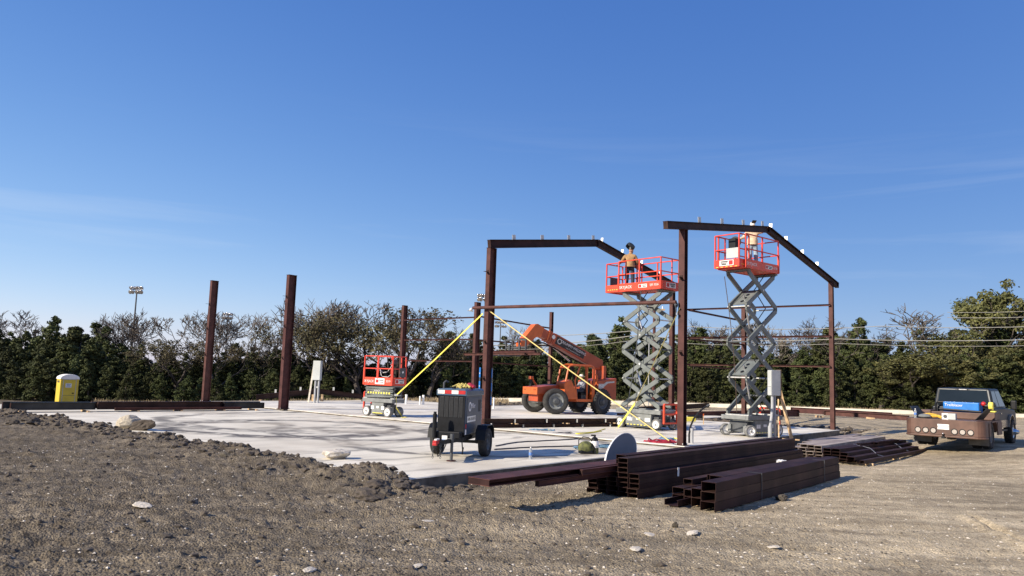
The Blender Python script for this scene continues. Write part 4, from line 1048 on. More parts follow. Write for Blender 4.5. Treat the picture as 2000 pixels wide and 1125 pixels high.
# assembled rafter pair standing low behind the slab
ra, rb, rc = at(500, 776, 44.6), at(622, 764, 46.5), at(716, 776, 48.6)
for (p, q, l_) in ((ra, rb, 'left half of the low rafter pair set down behind the grey electrical box'), (rb, rc, 'right half of the low rafter pair set down left of the small scissor lift')):
    t = thing('ground_rafter', l_, 'rafter', p, 0, 'rafter pair set down at the back of the slab')
    d3 = q - p
    MB().ibeam((0, 0, 0), d3, .3, .17, (0, 0, 1), .014, .01).build('beam', M['steel_dark'], t)
    for s_ in (.3, .7): MB().box(d3 * s_ + Vector((0, 0, .25)), (.11, .012, .2)).build('purlin_clip', M['galv'], t)
    for s_ in (.08, .92):
        g_ = zgf(*(p + d3 * s_).xy); zt = (p + d3 * s_).z - p.z - .16
        MB().box(d3 * s_ + Vector((0, 0, (zt + (g_ - p.z)) / 2 - (d3 * s_).z)) , (.12, .3, max(.05, zt - (g_ - p.z)))).build('timber_prop', M['wood'], t)
# beams lying on the dirt at the right, behind the floor slab
def longbeam(p0, p1, z, d, b, label, m='steel'):
    p, q = Vector(p0), Vector(p1)
    zz = max(zgf(p.x, p.y), zgf(q.x, q.y)) + z
    t = thing('steel_beam', label, 'beam', (p.x, p.y, zz), 0, 'beams lying on the dirt beyond the slab')
    v_ = Vector((q.x - p.x, q.y - p.y, 0))
    MB().ibeam((0, 0, d / 2), v_ + Vector((0, 0, d / 2)), d, b, (0, 0, 1), .014, .01).build('beam', M[m], t)
    for e in (.002, .998): MB().box(v_ * e + Vector((0, 0, d / 2)), (.02, b - .02, d - .03)).build('end_plate', M['steel_dark'], t)
longbeam(on(1545, 808, -.2), on(1742, 820, -.2), .06, .38, .2, 'long red beam on the dirt left of the pickup bed')
longbeam(on(1610, 815, -.2), on(1775, 826, -.2), .02, .30, .2, 'front red beam on the dirt ending behind the pickup bed, white tag at its end')
longbeam(on(1205, 806, -.1), on(1385, 794, -.1), .12, .35, .2, 'dark beam behind the near scissor lift pointing at the far kerb', 'steel_dark')
longbeam(on(1205, 815, -.1), on(1560, 806, -.1), .05, .32, .2, 'lit red beam running behind both scissor lifts')
longbeam(on(1340, 815, -.1), on(1560, 815, -.1), .03, .28, .18, 'low red beam in front of the lit one behind the far scissor lift')
for px in (1250, 1400, 1520, 1600, 1700):
    q = on(px, 814 + (px - 1400) * .02, -.15); tag(MB().box((0, 0, .02), (.14, .9, .14)).build('timber_block', M['wood'], None, (q.x, q.y, zgf(q.x, q.y) + .02)), 'timber block under the beams on the dirt beyond the slab', 'timber', 'timber blocks beyond the slab')
# ------------------------------------------------------------------ wheels
def wheel_meshes(r, w, rr, tyre, rim, tread=0, n=28, dish=.02):
    """axis along y, centred; returns tyre mesh, rim mesh"""
    h = w / 2
    mb = MB().lathe([(rr, -h * .8), (rr + (r - rr) * .35, -h), (r * .93, -h * .96), (r, -h * .72), (r, h * .72), (r * .93, h * .96), (rr + (r - rr) * .35, h), (rr, h * .8)], ax=(0, 1, 0), n=n)
    if tread:
        for k in range(tread):
            a = 2 * math.pi * k / tread
            for sg in (-1, 1):
                a2 = a + sg * .06; M3 = Matrix.Rotation(-a2, 3, 'Y') @ Matrix.Rotation(sg * R(28), 3, 'X').to_3x3() if False else Matrix.Rotation(-a2, 3, 'Y')
                mb.box(M3 @ Vector((r + .012, sg * h * .45, 0)), (.045, h * .8, r * 2.2 / tread), M3)
    t = mb.mesh('tyre', tyre, not tread)
    pr = [(0.0, h * .62), (rr * .25, h * .62), (rr * .32, h * .45), (rr * .72, h * .42 - dish), (rr * .82, h * .70), (rr * 1.0, h * .78), (rr * 1.0, -h * .78), (rr * .8, -h * .7), (0, -h * .5)]
    return t, MB().lathe(pr, ax=(0, 1, 0), n=n).mesh('rim', rim, True)
def wheel(parent, meshes, loc, flip=False, rz=0.0, name='wheel', hub=None):
    t, r_ = meshes
    o = inst(t, name, parent, loc, (0, 0, rz + (math.pi if flip else 0)))
    ri = inst(r_, 'rim', o)
    if hub: inst(hub, 'hub', o)
    return o

# ------------------------------------------------------------------ scissor lifts
LW = wheel_meshes(.215, .17, .155, M['greyrub'], M['white'])
hubm = MB().lathe([(0, .085), (.03, .085), (.035, .06), (.035, .04)], ax=(0, 1, 0), n=12).mesh('hub', M['grey'])
def scissor(name, label, loc, rz, Lp, Wd, nst, zfloor, ext, logo, model, wb=1.85, decal_side=-1, guard_end=1, stow=False, plates=(), steer=0.0, rail_h=1.1, xo=0.0):
    t = thing(name, label, 'scissor lift', loc, rz)
    hw = Wd / 2
    # chassis
    ch = MB().bb(-wb / 2 + .27, wb / 2 - .27, -hw + .06, hw - .06, .13, .60).build('chassis', M['grey'], t, bevel=.02)
    for k, (x0, x1) in enumerate(((-.55, -.3), (-.1, .12), (.35, .6))):
        MB().bb(x0 * wb / 1.85, x1 * wb / 1.85, -hw + .052, -hw + .058, .30 + .05 * (k % 2), .44).build('data_sticker', M['white'], ch)
    MB().bb(-wb / 2 + .02, wb / 2 - .02, -hw + .22, hw - .22, .16, .52).build('axle_frame', M['dgrey'], t)
    MB().bb(-Lp / 2 - .02, Lp / 2 + .02, -hw + .02, -hw + .14, .60, .76).bb(-Lp / 2 - .02, Lp / 2 + .02, hw - .14, hw - .02, .60, .76).bb(-Lp / 2 - .02, -Lp / 2 + .1, -hw + .14, hw - .14, .61, .75).bb(Lp / 2 - .1, Lp / 2 + .02, -hw + .14, hw - .14, .61, .75).build('base_frame', M['grey'], t, bevel=.01)
    MB().bb(-wb / 2 + .3, wb / 2 - .3, -hw + .10, -hw + .12, .07, .12).bb(-wb / 2 + .3, wb / 2 - .3, hw - .12, hw - .10, .07, .12).build('pothole_guard', M['dgrey'], t)
    for k in range(7):
        x_ = -wb / 2 + .36 + k * (wb - .72) / 6.5
        MB().bb(x_, x_ + .09, -hw + .05, -hw + .056, .135, .165).build('hazard_stripe', M['yellow'], ch)
    for sx in (-1, 1):
        for sy in (-1, 1):
            wheel(t, LW, (sx * wb / 2, sy * (hw - .075), .215), sy < 0, steer if sx < 0 else 0.0, hub=hubm)
            MB().bb(sx * wb / 2 - .07, sx * wb / 2 + .07, sy * (hw - .27) - .06, sy * (hw - .27) + .06, .15, .42).build('kingpin', M['grey'], t)
    # ladder guard at the end
    gx = guard_end * (Lp / 2 + .07)
    g = MB()
    for sy in (-1, 1): g.bar((gx, sy * (hw - .18), .25), (gx, sy * (hw - .18), 1.0), .07, .07)
    g.bar((gx, -hw + .18, 1.0), (gx, hw - .18, 1.0), .07, .07).bar((gx, -hw + .18, .62), (gx, hw - .18, .62), .05, .07).bar((gx, -hw + .18, .28), (gx, hw - .18, .28), .05, .07)
    g.build('ladder', M['red'], t, bevel=.01)
    # scissor stack
    z0 = .82; z1 = zfloor - .22; hst = (z1 - z0) / nst; c = .40 * Lp if not stow else .46 * Lp
    ah = .17 if not stow else .105
    arm_len_c = c
    for k in range(nst):
        za, zb = z0 + hst * k, z0 + hst * (k + 1); e = min(.06, hst * .14)
        for sy in (-1, 1):
            yo, yi = sy * (hw - .14), sy * (hw - .23)
            for (yy, d_, nm) in ((yo, 1 if k % 2 == 0 else -1, 'outer_arm'), (yi, -1 if k % 2 == 0 else 1, 'inner_arm')):
                a = MB().bar((-d_ * c, yy, za + e), (d_ * c, yy, zb - e), .065, ah)
                for ex, ez, s_ in ((-d_ * c, za + e, -1), (d_ * c, zb - e, 1)):
                    a.bb(ex - .055, ex + .055, yy - .034, yy + .034, ez - (.11 if s_ < 0 else .03) * (1 if not stow else .3), ez + (.03 if s_ < 0 else .11) * (1 if not stow else .3))
                ao = a.build(nm, M['lgrey'], t)
                if nm == 'outer_arm' and not stow:
                    MB().cyl((0, yy + sy * .03, (za + zb) / 2), (0, yy + sy * .048, (za + zb) / 2), .04, None, 12).build('pivot_cap', M['white'] if k == 1 else M['galv'], ao)
        if not stow or k == 0:
            for ex in (-c, c): MB().cyl((ex, -hw + .13, zb), (ex, hw - .13, zb), .028, None, 10).build('cross_pin', M['dgrey'] if k % 2 else M['galv'], t)
            MB().cyl((0, -hw + .13, (za + zb) / 2), (0, hw - .13, (za + zb) / 2), .035, None, 10).build('centre_pin', M['dgrey'], t)
    for ex in (-c, c):
        MB().bb(ex - .1, ex + .1, -hw + .1, hw - .1, z0 - .075, z0 - .03).build('roller_track', M['galv'], t)
        MB().bb(ex - .08, ex + .08, -hw + .1, hw - .1, z1 + .005, z1 + .06).build('upper_track', M['grey'], t)
    if not stow:
        for k in (0, 2) if nst > 3 else (0,):
            zb = z0 + hst * k
            cy = MB().cyl((-.18 * c, 0, zb + .42 * hst), (.55 * c, .0, zb - .02 + .1), .055, None, 12).build('hydraulic_cylinder', M['dgrey'], t, smooth=True)
            MB().cyl((-.62 * c, 0, zb + 1.35 * hst), (-.18 * c, 0, zb + .42 * hst), .036, None, 12).build('rod', M['chrome'], cy, smooth=True)
        # perforated cross plates between the arm pairs
        for (k, d_) in plates:
            za, zb = z0 + hst * k, z0 + hst * (k + 1)
            p = Vector((-c * d_, 0, za if d_ > 0 else za)); q = Vector((c * d_, 0, zb))
            s0, s1 = (p.lerp(q, .04), p.lerp(q, .46)) if True else (p, q)
            pl = MB().bar(s0 + Vector((0, 0, .02)), s1 + Vector((0, 0, .02)), Wd - .52, .02).build('cross_plate', M['lgrey'], t)
            ax = (s1 - s0).normalized(); nn = Vector((-ax.z, 0, ax.x)); nn = nn if nn.x < 0 else -nn
            for f_ in (.25, .5, .75):
                m_ = s0.lerp(s1, f_) + Vector((0, 0, .02))
                MB().cyl(m_ - nn * .013, m_ + nn * .013, .075, None, 14).build('lightening_hole', M['black'], pl)
        hs = []
        for k in range(nst * 2 + 1):
            hs.append((c * .55 * (-1) ** k * .6, -hw + .2 + .1 * (k % 2), z0 + (z1 - z0) * k / (nst * 2)))
        MB().tube(hs, .02, 6).build('hydraulic_hose', M['black'], t, smooth=True)
    else:
        st = MB()
        for k in range(9):
            M3 = Matrix.Rotation(R(30), 3, 'Y')
            x_ = -.62 + k * .155
            st.box((x_, -hw + .095, z0 + hst * (nst * .40)), (.075, .006, .075), M3)
        st.build('hazard_stripe', M['yellow'], t)
    # platform
    zf = zfloor; x0, x1 = -Lp / 2 + xo, Lp / 2 + xo
    fl = MB().bb(x0, x1, -hw + .02, hw - .02, zf - .14, zf).build('platform_deck', M['red'] if not stow else M['dgrey'], t)
    tb = MB().bb(x0, x1, -hw - .01, -hw + .018, zf - .16, zf + .17).bb(x0, x1, hw - .018, hw + .01, zf - .16, zf + .17).bb(x1 - .0, x1 + .03, -hw + .02, hw - .02, zf - .16, zf + .17).build('side_panel', M['red'], t)
    ed = MB().bb(x0 - ext, x0 + .3, -hw + .09, hw - .09, zf - .10, zf - .04 + .06).bb(x0 - ext - .02, x0 + .2, -hw + .05, -hw + .085, zf - .15, zf + .15).bb(x0 - ext - .02, x0 + .2, hw - .085, hw - .05, zf - .15, zf + .15).bb(x0 - ext - .03, x0 - ext, -hw + .05, hw - .05, zf - .15, zf + .15).build('extension_deck', M['red'], t)
    for k in range(5):
        q = (k - 2) * Wd * .17
        MB().bb(x0 - ext - .036, x0 - ext - .031, q - .05, q + .05, zf - .135, zf - .115).build('hazard_stripe', M['yellow'], ed)
        MB().bb(x0 - ext + .1 + k * .12, x0 - ext + .17 + k * .12, -hw + .044, -hw + .049, zf - .06, zf - .035).build('hazard_stripe', M['yellow'], ed)
    rw = .042
    def rails(xa, xb, yy, nposts, closed_end, h0, h1, hm):
        r_ = MB()
        for sy in (-1, 1):
            for zz in (hm, h1): r_.bar((xa, sy * yy, zf + zz), (xb, sy * yy, zf + zz), rw, rw)
            for k in range(nposts):
                xx = xa + (xb - xa) * k / (nposts - 1)
                r_.bar((xx, sy * yy, zf + h0), (xx, sy * yy, zf + h1), rw + .006, rw + .006)
        for xe in closed_end:
            for zz in (hm, h1): r_.bar((xe, -yy, zf + zz), (xe, yy, zf + zz), rw, rw)
            r_.bar((xe, 0.12, zf + h0), (xe, .12, zf + h1), rw, rw) if len(closed_end) > 0 and xe > 0 else None
        return r_
    rails(x0 + .03, x1 - .02, hw - .005, 3, [x1 - .02], .1, rail_h, .55).build('guard_rail', M['red'], t, bevel=.008)
    if ext > 0.02:
        rails(x0 - ext, x0 + .35, hw - .075, 2, [x0 - ext], .1, rail_h - .03, .52).build('extension_rail', M['red'], t, bevel=.008)
    # lower outer corner posts (fold-down sockets)
    for xx in (x0 + .03, x1 - .02):
        for sy in (-1, 1): MB().bb(xx - .035, xx + .035, sy * hw - .03, sy * hw + .03, zf - .14, zf + .58).build('post_socket', M['red'], t)
    return t
def lift_marks(t, Lp, Wd, zf, ext, side_text, model, endpanel_x, endn, xo=0.0):
    hw = Wd / 2; x0 = -Lp / 2 + xo
    for sy in (-1,):
        text(t, side_text, .17, M['white'], (x0 + .42, -hw - .0125, zf + .005), (1, 0, 0), (0, 0, 1), name='side_lettering')
        text(t, model, .12, M['white'], (Lp / 2 - .34 + xo, -hw - .0125, zf + .02), (1, 0, 0), (0, 0, 1), name='model_lettering')
        s_ = MB().bb(-.02, .42, -hw - .0135, -hw - .0115, zf - .06, zf + .08).build('rental_sticker', M['white'], t)
        MB().bb(0.0, .13, -hw - .0155, -hw - .0138, zf - .045, zf + .065).build('emblem', M['tailred'], s_)
        MB().bb(.16, .4, -hw - .0155, -hw - .0138, zf + .02, zf + .05).bb(.2, .38, -hw - .0155, -hw - .0138, zf - .035, zf - .005).build('print_lines', M['black'], s_)
    ex = endpanel_x; sg = endn
    s_ = MB().bb(min(ex, ex + sg * .003), max(ex, ex + sg * .003), -.30, .30, zf - .08, zf + .12).build('rental_sticker', M['white'], t)
    a, b = sorted((ex + sg * .0034, ex + sg * .005))
    MB().bb(a, b, -.27, -.10, zf - .06, zf + .10).build('emblem', M['tailred'], s_)
    MB().bb(a, b, -.06, .26, zf + .05, zf + .09).bb(a, b, 0.0, .22, zf - .05, zf - .01).bb(a, b, -.04, .24, zf + .005, zf + .03).build('print_lines', M['black'], s_)

# near lift: length from far left (-x) to near right (+x)
w0 = on(1217, 833, 0); w1 = on(1288, 841.5, 0)
L1ang = R(130 - 180)
L1 = thing
c1 = Vector(((4.60 + 5.82) / 2, (31.55 + 30.1) / 2, 0)) + Vector((math.cos(L1ang + math.pi / 2), math.sin(L1ang + math.pi / 2), 0)) * .45
ZF1 = 5.66
lift1 = scissor('scissor_lift', 'near raised scissor lift with red basket holding a worker in an ochre shirt', c1, L1ang, 2.25, 1.15, 4, ZF1, .72, 'SKYJACK', '', 1.85, plates=())
lift_marks(lift1, 2.25, 1.15, ZF1, .42, 'SKYJACK', 'SJIII 3226', 1.125 + .031, 1)
MB().bb(-1.125 - .70, -1.125 - .66, -.30, .12, ZF1 + .16, ZF1 + .52).build('manual_box', M['dgrey'], lift1)
MB().tube([(-.7, -.57, ZF1 + 1.1), (-.72, -.6, ZF1 + .7), (-.7, -.6, ZF1 + .35)], .018, 6).build('lanyard', M['black'], lift1)
# far lift: -x end faces the camera's left
L2ang = R(40)
e2 = Vector((math.cos(L2ang), math.sin(L2ang), 0)); n2 = Vector((-e2.y, e2.x, 0))
c2 = on(1465, 854, 0) + e2 * .92 + n2 * .5
ZF2 = 6.28
lift2 = scissor('scissor_lift', 'far raised scissor lift with red basket holding a worker in a khaki shirt', c2, L2ang, 2.25, 1.18, 4, ZF2, .28, 'SKYJACK', '', 1.85, plates=((1, 1), (3, 1)), steer=R(-28), guard_end=1, xo=-.22)
lift_marks(lift2, 2.25, 1.18, ZF2, .18, 'SKYJACK', 'SJIII 3226', -1.345 - .28 - .031, -1, -.22)
MB().bb(-1.345 - .325, -1.345 - .285, -.50, .0, ZF2 + .18, ZF2 + .55).build('manual_box', M['panel'], lift2)
cb = MB().bb(-1.25, -1.0, -.1, .2, ZF2 + .62, ZF2 + 1.0).build('control_box', M['black'], lift2, bevel=.02)
MB().lathe([(.02, -.05), (.2, -.05), (.2, .05), (.02, .05)], c=(-1.0, .05, ZF2 + .9), ax=(1, .3, 0), n=16).build('cable_reel', M['black'], lift2)
# small stowed lift
L3ang = R(145 - 180)
e3 = Vector((math.cos(L3ang), math.sin(L3ang), 0)); n3 = Vector((-e3.y, e3.x, 0))
c3 = on(757, 815, 0) - e3 * .62 + n3 * .34
ZF3 = 1.48
lift3 = scissor('scissor_lift', 'small lowered scissor lift with red basket and yellow strap tied to it', c3, L3ang, 1.72, .81, 5, ZF3, .0, '', '', 1.24, stow=True, guard_end=-1, rail_h=1.08)
hw3 = .405
text(lift3, 'SKYJACK', .15, M['white'], (-.52, -hw3 - .0125, ZF3), (1, 0, 0), (0, 0, 1), name='side_lettering')
s_ = MB().bb(-.15, .4, -hw3 - .014, -hw3 - .0115, ZF3 - .11, ZF3 + .14).build('rental_sticker', M['white'], lift3)
MB().bb(-.1, .06, -hw3 - .016, -hw3 - .0143, ZF3 - .05, ZF3 + .08).build('emblem', M['tailred'], s_)
MB().bb(.1, .36, -hw3 - .016, -hw3 - .0143, ZF3 + .03, ZF3 + .06).bb(.14, .34, -hw3 - .016, -hw3 - .0143, ZF3 - .04, ZF3 - .01).build('print_lines', M['black'], s_)
text(lift3, '3219', .13, M['white'], (.62, -hw3 - .0125, ZF3 + .02), (1, 0, 0), (0, 0, 1), name='model_lettering')
s_ = MB().bb(.891, .895, -.26, .26, ZF3 - .07, ZF3 + .11).build('rental_sticker', M['white'], lift3)
MB().bb(.8955, .897, -.24, -.08, ZF3 - .05, ZF3 + .09).build('emblem', M['tailred'], s_)
MB().bb(.8955, .897, -.04, .24, ZF3 + .04, ZF3 + .08).bb(.8955, .897, .0, .2, ZF3 - .05, ZF3 - .01).build('print_lines', M['black'], s_)
text(lift3, 'SKYJACK', .09, M['white'], (-.1, -hw3 + .096, 1.08), (1, 0, 0), (0, 0, 1), name='arm_lettering')
MB().bb(.855, .875, .02, .36, ZF3 + .2, ZF3 + .6).build('manual_box', M['dgrey'], lift3)
MB().box((.878, .19, ZF3 + .42), (.004, .09, .09), Matrix.Rotation(R(45), 3, 'X')).build('warning_sign', M['white'], lift3)
cbx = MB().bb(.45, .62, -.12, .12, ZF3 + .75, ZF3 + .95).build('control_box', M['dgrey'], lift3, bevel=.02)
MB().cyl((.5, 0, ZF3 + .95), (.5, 0, ZF3 + 1.03), .02).build('joystick', M['black'], cbx)
MB().tube([(-.1, -.2, ZF3 + .5), (.1, -.22, ZF3 + .38), (.35, -.2, ZF3 + .42), (.5, -.1, ZF3 + .7)], .012, 6).build('control_cable', M['white'], lift3, smooth=True)
MB().tube([(-.1, -.2, ZF3 + .5), (.05, -.24, ZF3 + .22), (.4, -.22, ZF3 + .2), (.55, -.2, ZF3 + .3)], .012, 6).build('control_cable', M['white'], lift3, smooth=True)

# ------------------------------------------------------------------ welder generator trailer
gdir = R(77.5)                                   # local x = away from the camera along the unit
ge = Vector((math.cos(gdir), math.sin(gdir), 0)); gn = Vector((-ge.y, ge.x, 0))
g0 = on(950, 891, PORCH)                         # contact of the right wheel
gen = thing('welder_generator', 'dark blue engine welder generator on a two-wheel trailer, tongue towards the camera', 'generator', (g0 + gn * .655 - ge * .02), gdir)
zb_, zt_ = .55, 1.62
x0, x1, hw_ = -.95, .62, .345
MB().bb(x0, x1, -hw_, hw_, zb_, zt_ - .04).build('housing', M['blue'], gen, bevel=.025)
fr = MB().bb(x0 - .02, x0 - .003, -hw_ + .01, hw_ - .01, zb_ + .0, zt_ - .10).build('front_panel', M['black'], gen, bevel=.01)
for k in range(5):
    y_ = -.236 + k * .118
    gp = MB().bb(x0 - .028, x0 - .0205, y_ - .047, y_ + .047, zb_ + .42, zt_ - .17).build('grille_panel', M['mesh_grey'], fr)
    MB().bb(x0 - .034, x0 - .0285, y_ + .040, y_ + .047, zb_ + .42, zt_ - .17).bb(x0 - .034, x0 - .0285, y_ - .047, y_ + .047, zt_ - .182, zt_ - .172).build('grille_edge', M['dgrey'], gp)
lid = MB().ext([(x0 - .05, -hw_ - .03, zt_ - .14), (x0 - .05, -hw_ - .03, zt_ - .02), (x0 - .05, -hw_ + .02, zt_ + .02), (x0 - .05, hw_ - .02, zt_ + .02), (x0 - .05, hw_ + .03, zt_ - .02), (x0 - .05, hw_ + .03, zt_ - .14)], (x1 - x0 + .08, 0, 0)).build('top_cover', mat('generator_top', (0.05, 0.095, 0.15), .35, 0, .12, 3), gen, bevel=.012)
for k in range(4): MB().bb(x0 - .056, x0 - .051, -hw_ + .005 + k * .171, -hw_ + .173 + k * .171, zt_ - .10, zt_ - .015).build('reflective_tape', M['tailred'] if k in (0, 2) else M['cream'], lid)
MB().bb(x0 + .12, x1 - .12, -hw_ - .008, -hw_ - .001, zb_ + .12, zt_ - .2).build('side_door', M['blue'], gen)
for k in range(3): MB().bb(x1 - .42 + k * .09, x1 - .38 + k * .09, -hw_ - .012, -hw_ - .0085, zt_ - .55, zt_ - .25).build('side_louvre', M['black'], gen)
MB().lathe([(.07, 0), (.115, 0), (.115, .004), (.07, .004), (.07, 0)], c=(x0 + .36, -hw_ - .009, zt_ - .40), ax=(0, -1, 0), n=24).build('emblem', M['white'], gen)
text(gen, 'Miller', .17, M['white'], (x0 + .66, -hw_ - .0095, zt_ - .39), (1, 0, 0), (0, 0, 1), name='side_lettering')
st_ = MB().bb(x0 + .14, x0 + .92, -hw_ - .012, -hw_ - .0085, zb_ + .30, zb_ + .44).build('phone_sticker', M['cream'], gen)
text(gen, '1-800-UR-RENTS', .105, M['black'], (x0 + .53, -hw_ - .0125, zb_ + .37), (1, 0, 0), (0, 0, 1), name='phone_lettering')
text(gen, 'BIG BLUE', .07, M['white'], (x1 - .07, -hw_ - .0095, zt_ - .62), (0, 0, 1), (-1, 0, 0), name='edge_lettering')
MB().bb(x0 + .02, x0 + .12, -hw_ - .005, -hw_ - .001, zb_ + .02, zb_ + .14).build('data_sticker', M['white'], gen)
MB().bb(x0 + .03, x0 + .12, -hw_ - .005, -hw_ - .001, zb_ + .16, zb_ + .26).build('warning_sticker', M['tailred'], gen)
MB().tube([(x0 + .12, .25, zt_ + .02), (x0 + .12, .25, zt_ + .16), (x0 + .15, .21, zt_ + .2), (x0 + .2, .17, zt_ + .17)], .025, 8).build('exhaust_pipe', M['dgrey'], gen, smooth=True)
MB().cyl((x0 + .3, .05, zt_ + .02), (x0 + .3, .05, zt_ + .07), .05).build('fuel_cap', M['black'], gen)
tf = MB().bb(x0 + .05, x1, -hw_ + .03, -hw_ + .1, .42, .53).bb(x0 + .05, x1, hw_ - .1, hw_ - .03, .42, .53).bar((x0 + .05, -.3, .47), (-2.0, 0, .44), .07, .09).bar((x0 + .05, .3, .47), (-2.0, 0, .44), .07, .09).bb(-.3, -.2, -hw_, hw_, .43, .52).build('trailer_frame', M['black'], gen)
MB().bar((0, -.62, .34), (0, .62, .34), .07, .07).build('axle', M['black'], gen)
GW = wheel_meshes(.345, .21, .21, M['rubber'], M['dgrey'], 0, 32)
for sy in (-1, 1):
    wheel(gen, GW, (0, sy * .615, .345), sy < 0)
    f_ = MB()
    pts = [(-.46, .42), (-.40, .66), (-.26, .76), (.26, .76), (.40, .66), (.46, .42)]
    for (xa, za), (xb, zb2) in zip(pts, pts[1:]):
        f_.bar((xa, sy * .605, za), (xb, sy * .605, zb2), .26, .012)
    f_.build('fender', M['black'], gen)
    MB().bar((0, sy * .42, .42), (0, sy * .42, .30), .06, .1).build('spring_hanger', M['black'], gen)
cp = MB().box((-2.04, 0, .47), (.26, .09, .08)).box((-2.13, 0, .43), (.1, .1, .06)).build('coupler', M['tailred'], gen, bevel=.012)
MB().box((-2.0, 0, .525), (.22, .06, .03)).build('coupler_latch', M['white'], cp)
for sy in (-1, 1):
    chn = MB()
    for k in range(7):
        cz = .40 - k * .045; rot = Matrix.Rotation(R(90 * (k % 2)), 3, 'Z')
        chn.tube([Vector((-1.98, sy * .09, cz)) + rot @ Vector((0, .018 * math.cos(q), .03 * math.sin(q))) for q in np.linspace(0, 6.28, 9)], .006, 5)
    chn.build('safety_chain', M['dgrey'], gen)
jk = MB().cyl((-1.45, -.19, .02), (-1.45, -.19, .55), .035, None, 12).cyl((-1.45, -.19, .45), (-1.45, -.19, .62), .045, None, 12).build('jack_leg', M['dgrey'], gen, smooth=True)
MB().cyl((-1.45, -.19, .0), (-1.45, -.19, .02), .11, None, 14).build('jack_foot', M['steel'], jk)
MB().cyl((-1.28, .3, .5), (-1.28, .3, 1.05), .05, None, 12).cyl((-1.28, .3, 1.05), (-1.28, .3, 1.1), .035, None, 12).build('tongue_jack', M['black'], gen, smooth=True)
MB().bb(x0 - .3, x0 - .04, -.31, .31, zb_ - .06, zb_ + .1).build('cable_tray', M['black'], gen, bevel=.02)
tg = MB().bb(-1.28, -1.276, -.02, .11, .40, .56).build('hang_tag', M['white'], gen)
MB().bb(-1.2825, -1.2805, -.01, .10, .41, .47).build('tag_print', M['bblue'], tg)
MB().tube([(-1.2, 0, .42), (-1.3, .06, .2), (-1.55, .1, .1), (-1.7, .12, .3)], .012, 6).build('trailer_cable', M['black'], gen, smooth=True)
MB().tube([(-1.0, -.3, .42), (-1.05, -.34, .22), (-1.15, -.36, .14), (-1.2, -.4, .3)], .014, 6).build('trailer_cable', M['black'], gen, smooth=True)
gl_ = thing('strap_bundle', 'bundled yellow strap and dark red glove lying on the generator top', 'strap', gen.location + ge * -.28 + gn * -.02 + Vector((0, 0, zt_ + .02)), gdir)
mb = MB(); r_ = random.Random(4)
for k in range(9):
    mb.tube([(r_.uniform(-.15, .1), .22 - .05 * k + r_.uniform(-.03, .03), .03), (r_.uniform(-.1, .1), .10 - .03 * k, .09 + r_.uniform(-.02, .03)), (r_.uniform(-.12, .15), -.02 - .03 * k, .03)], .03, 6)
mb.build('webbing', mat('dirty_yellow', (.42, .34, .10), .85, 0, .3, 20), gl_, smooth=True)
MB().ell((.05, -.25, .06), (.12, .12, .06), 10, 7).ell((0, -.33, .05), (.09, .05, .045), 8, 6).ell((.1, -.2, .1), (.06, .08, .05), 8, 6).build('glove', M['redcable'], gl_, smooth=True)

# ------------------------------------------------------------------ telehandler
TH = math.atan2(-.54, -.84)
th = Vector((math.cos(TH), math.sin(TH), 0)); tl = Vector((-th.y, th.x, 0))       # forward, left (near side)
tele = thing('telehandler', 'orange telehandler with raised boom carrying steel beams, driver in its open cab', 'telehandler', (3.18, 41.75, 0), TH)
TW = wheel_meshes(.66, .42, .40, M['rubber'], M['dgrey'], 26, 36)
TWs = wheel_meshes(.66, .38, .42, M['rubber'], M['grey'], 0, 36)
hubT = MB().lathe([(0, .23), (.12, .23), (.14, .16), (.2, .13), (.2, .1)], ax=(0, 1, 0), n=16).mesh('hub', M['dgrey'])
for (x_, y_, ms, st) in ((1.5, .98, TWs, R(-18)), (1.5, -.98, TWs, R(-18)), (-1.5, .98, TW, R(10)), (-1.5, -.98, TW, R(10))):
    wheel(tele, ms, (x_, y_, .66), y_ < 0, st, hub=hubT)
MB().bar((1.5, -.9, .66), (1.5, .9, .66), .22, .24).build('axle', M['dgrey'], tele)
MB().bar((-1.5, -.9, .66), (-1.5, .9, .66), .22, .24).build('axle', M['dgrey'], tele)
MB().bb(-2.3, 2.25, -.42, .42, .62, 1.12).build('frame', M['orangered'], tele, bevel=.02)
MB().ext([(2.42, -.62, 1.02), (2.42, -.62, 1.36), (1.0, -.62, 1.52), (1.0, -.62, 1.02)], (0, 1.24, 0)).build('front_hood', M['orangered'], tele, bevel=.02)
fp = MB().bb(2.42, 2.47, -.66, .66, .98, 1.36).build('front_panel', M['orange'], tele, bevel=.015)
for y_ in (-.5, -.38, .38, .5): MB().cyl((2.47, y_, 1.22), (2.476, y_, 1.22), .03, None, 10).build('bolt_hole', M['black'], fp)
MB().cyl((2.1, -.45, 1.3), (2.1, -.45, 1.75), .09, .07, 12).build('mirror_post', M['black'], tele, smooth=True)
MB().bb(2.0, 2.22, -.56, -.34, 1.75, 1.92).bar((2.05, -.45, 1.8), (1.75, -.45, 1.45), .12, .08).build('tilt_bracket', M['orange'], tele, bevel=.03)
MB().bb(1.9, 2.15, -.3, .3, .55, .78).build('front_axle_mount', M['grey'], tele, bevel=.02)
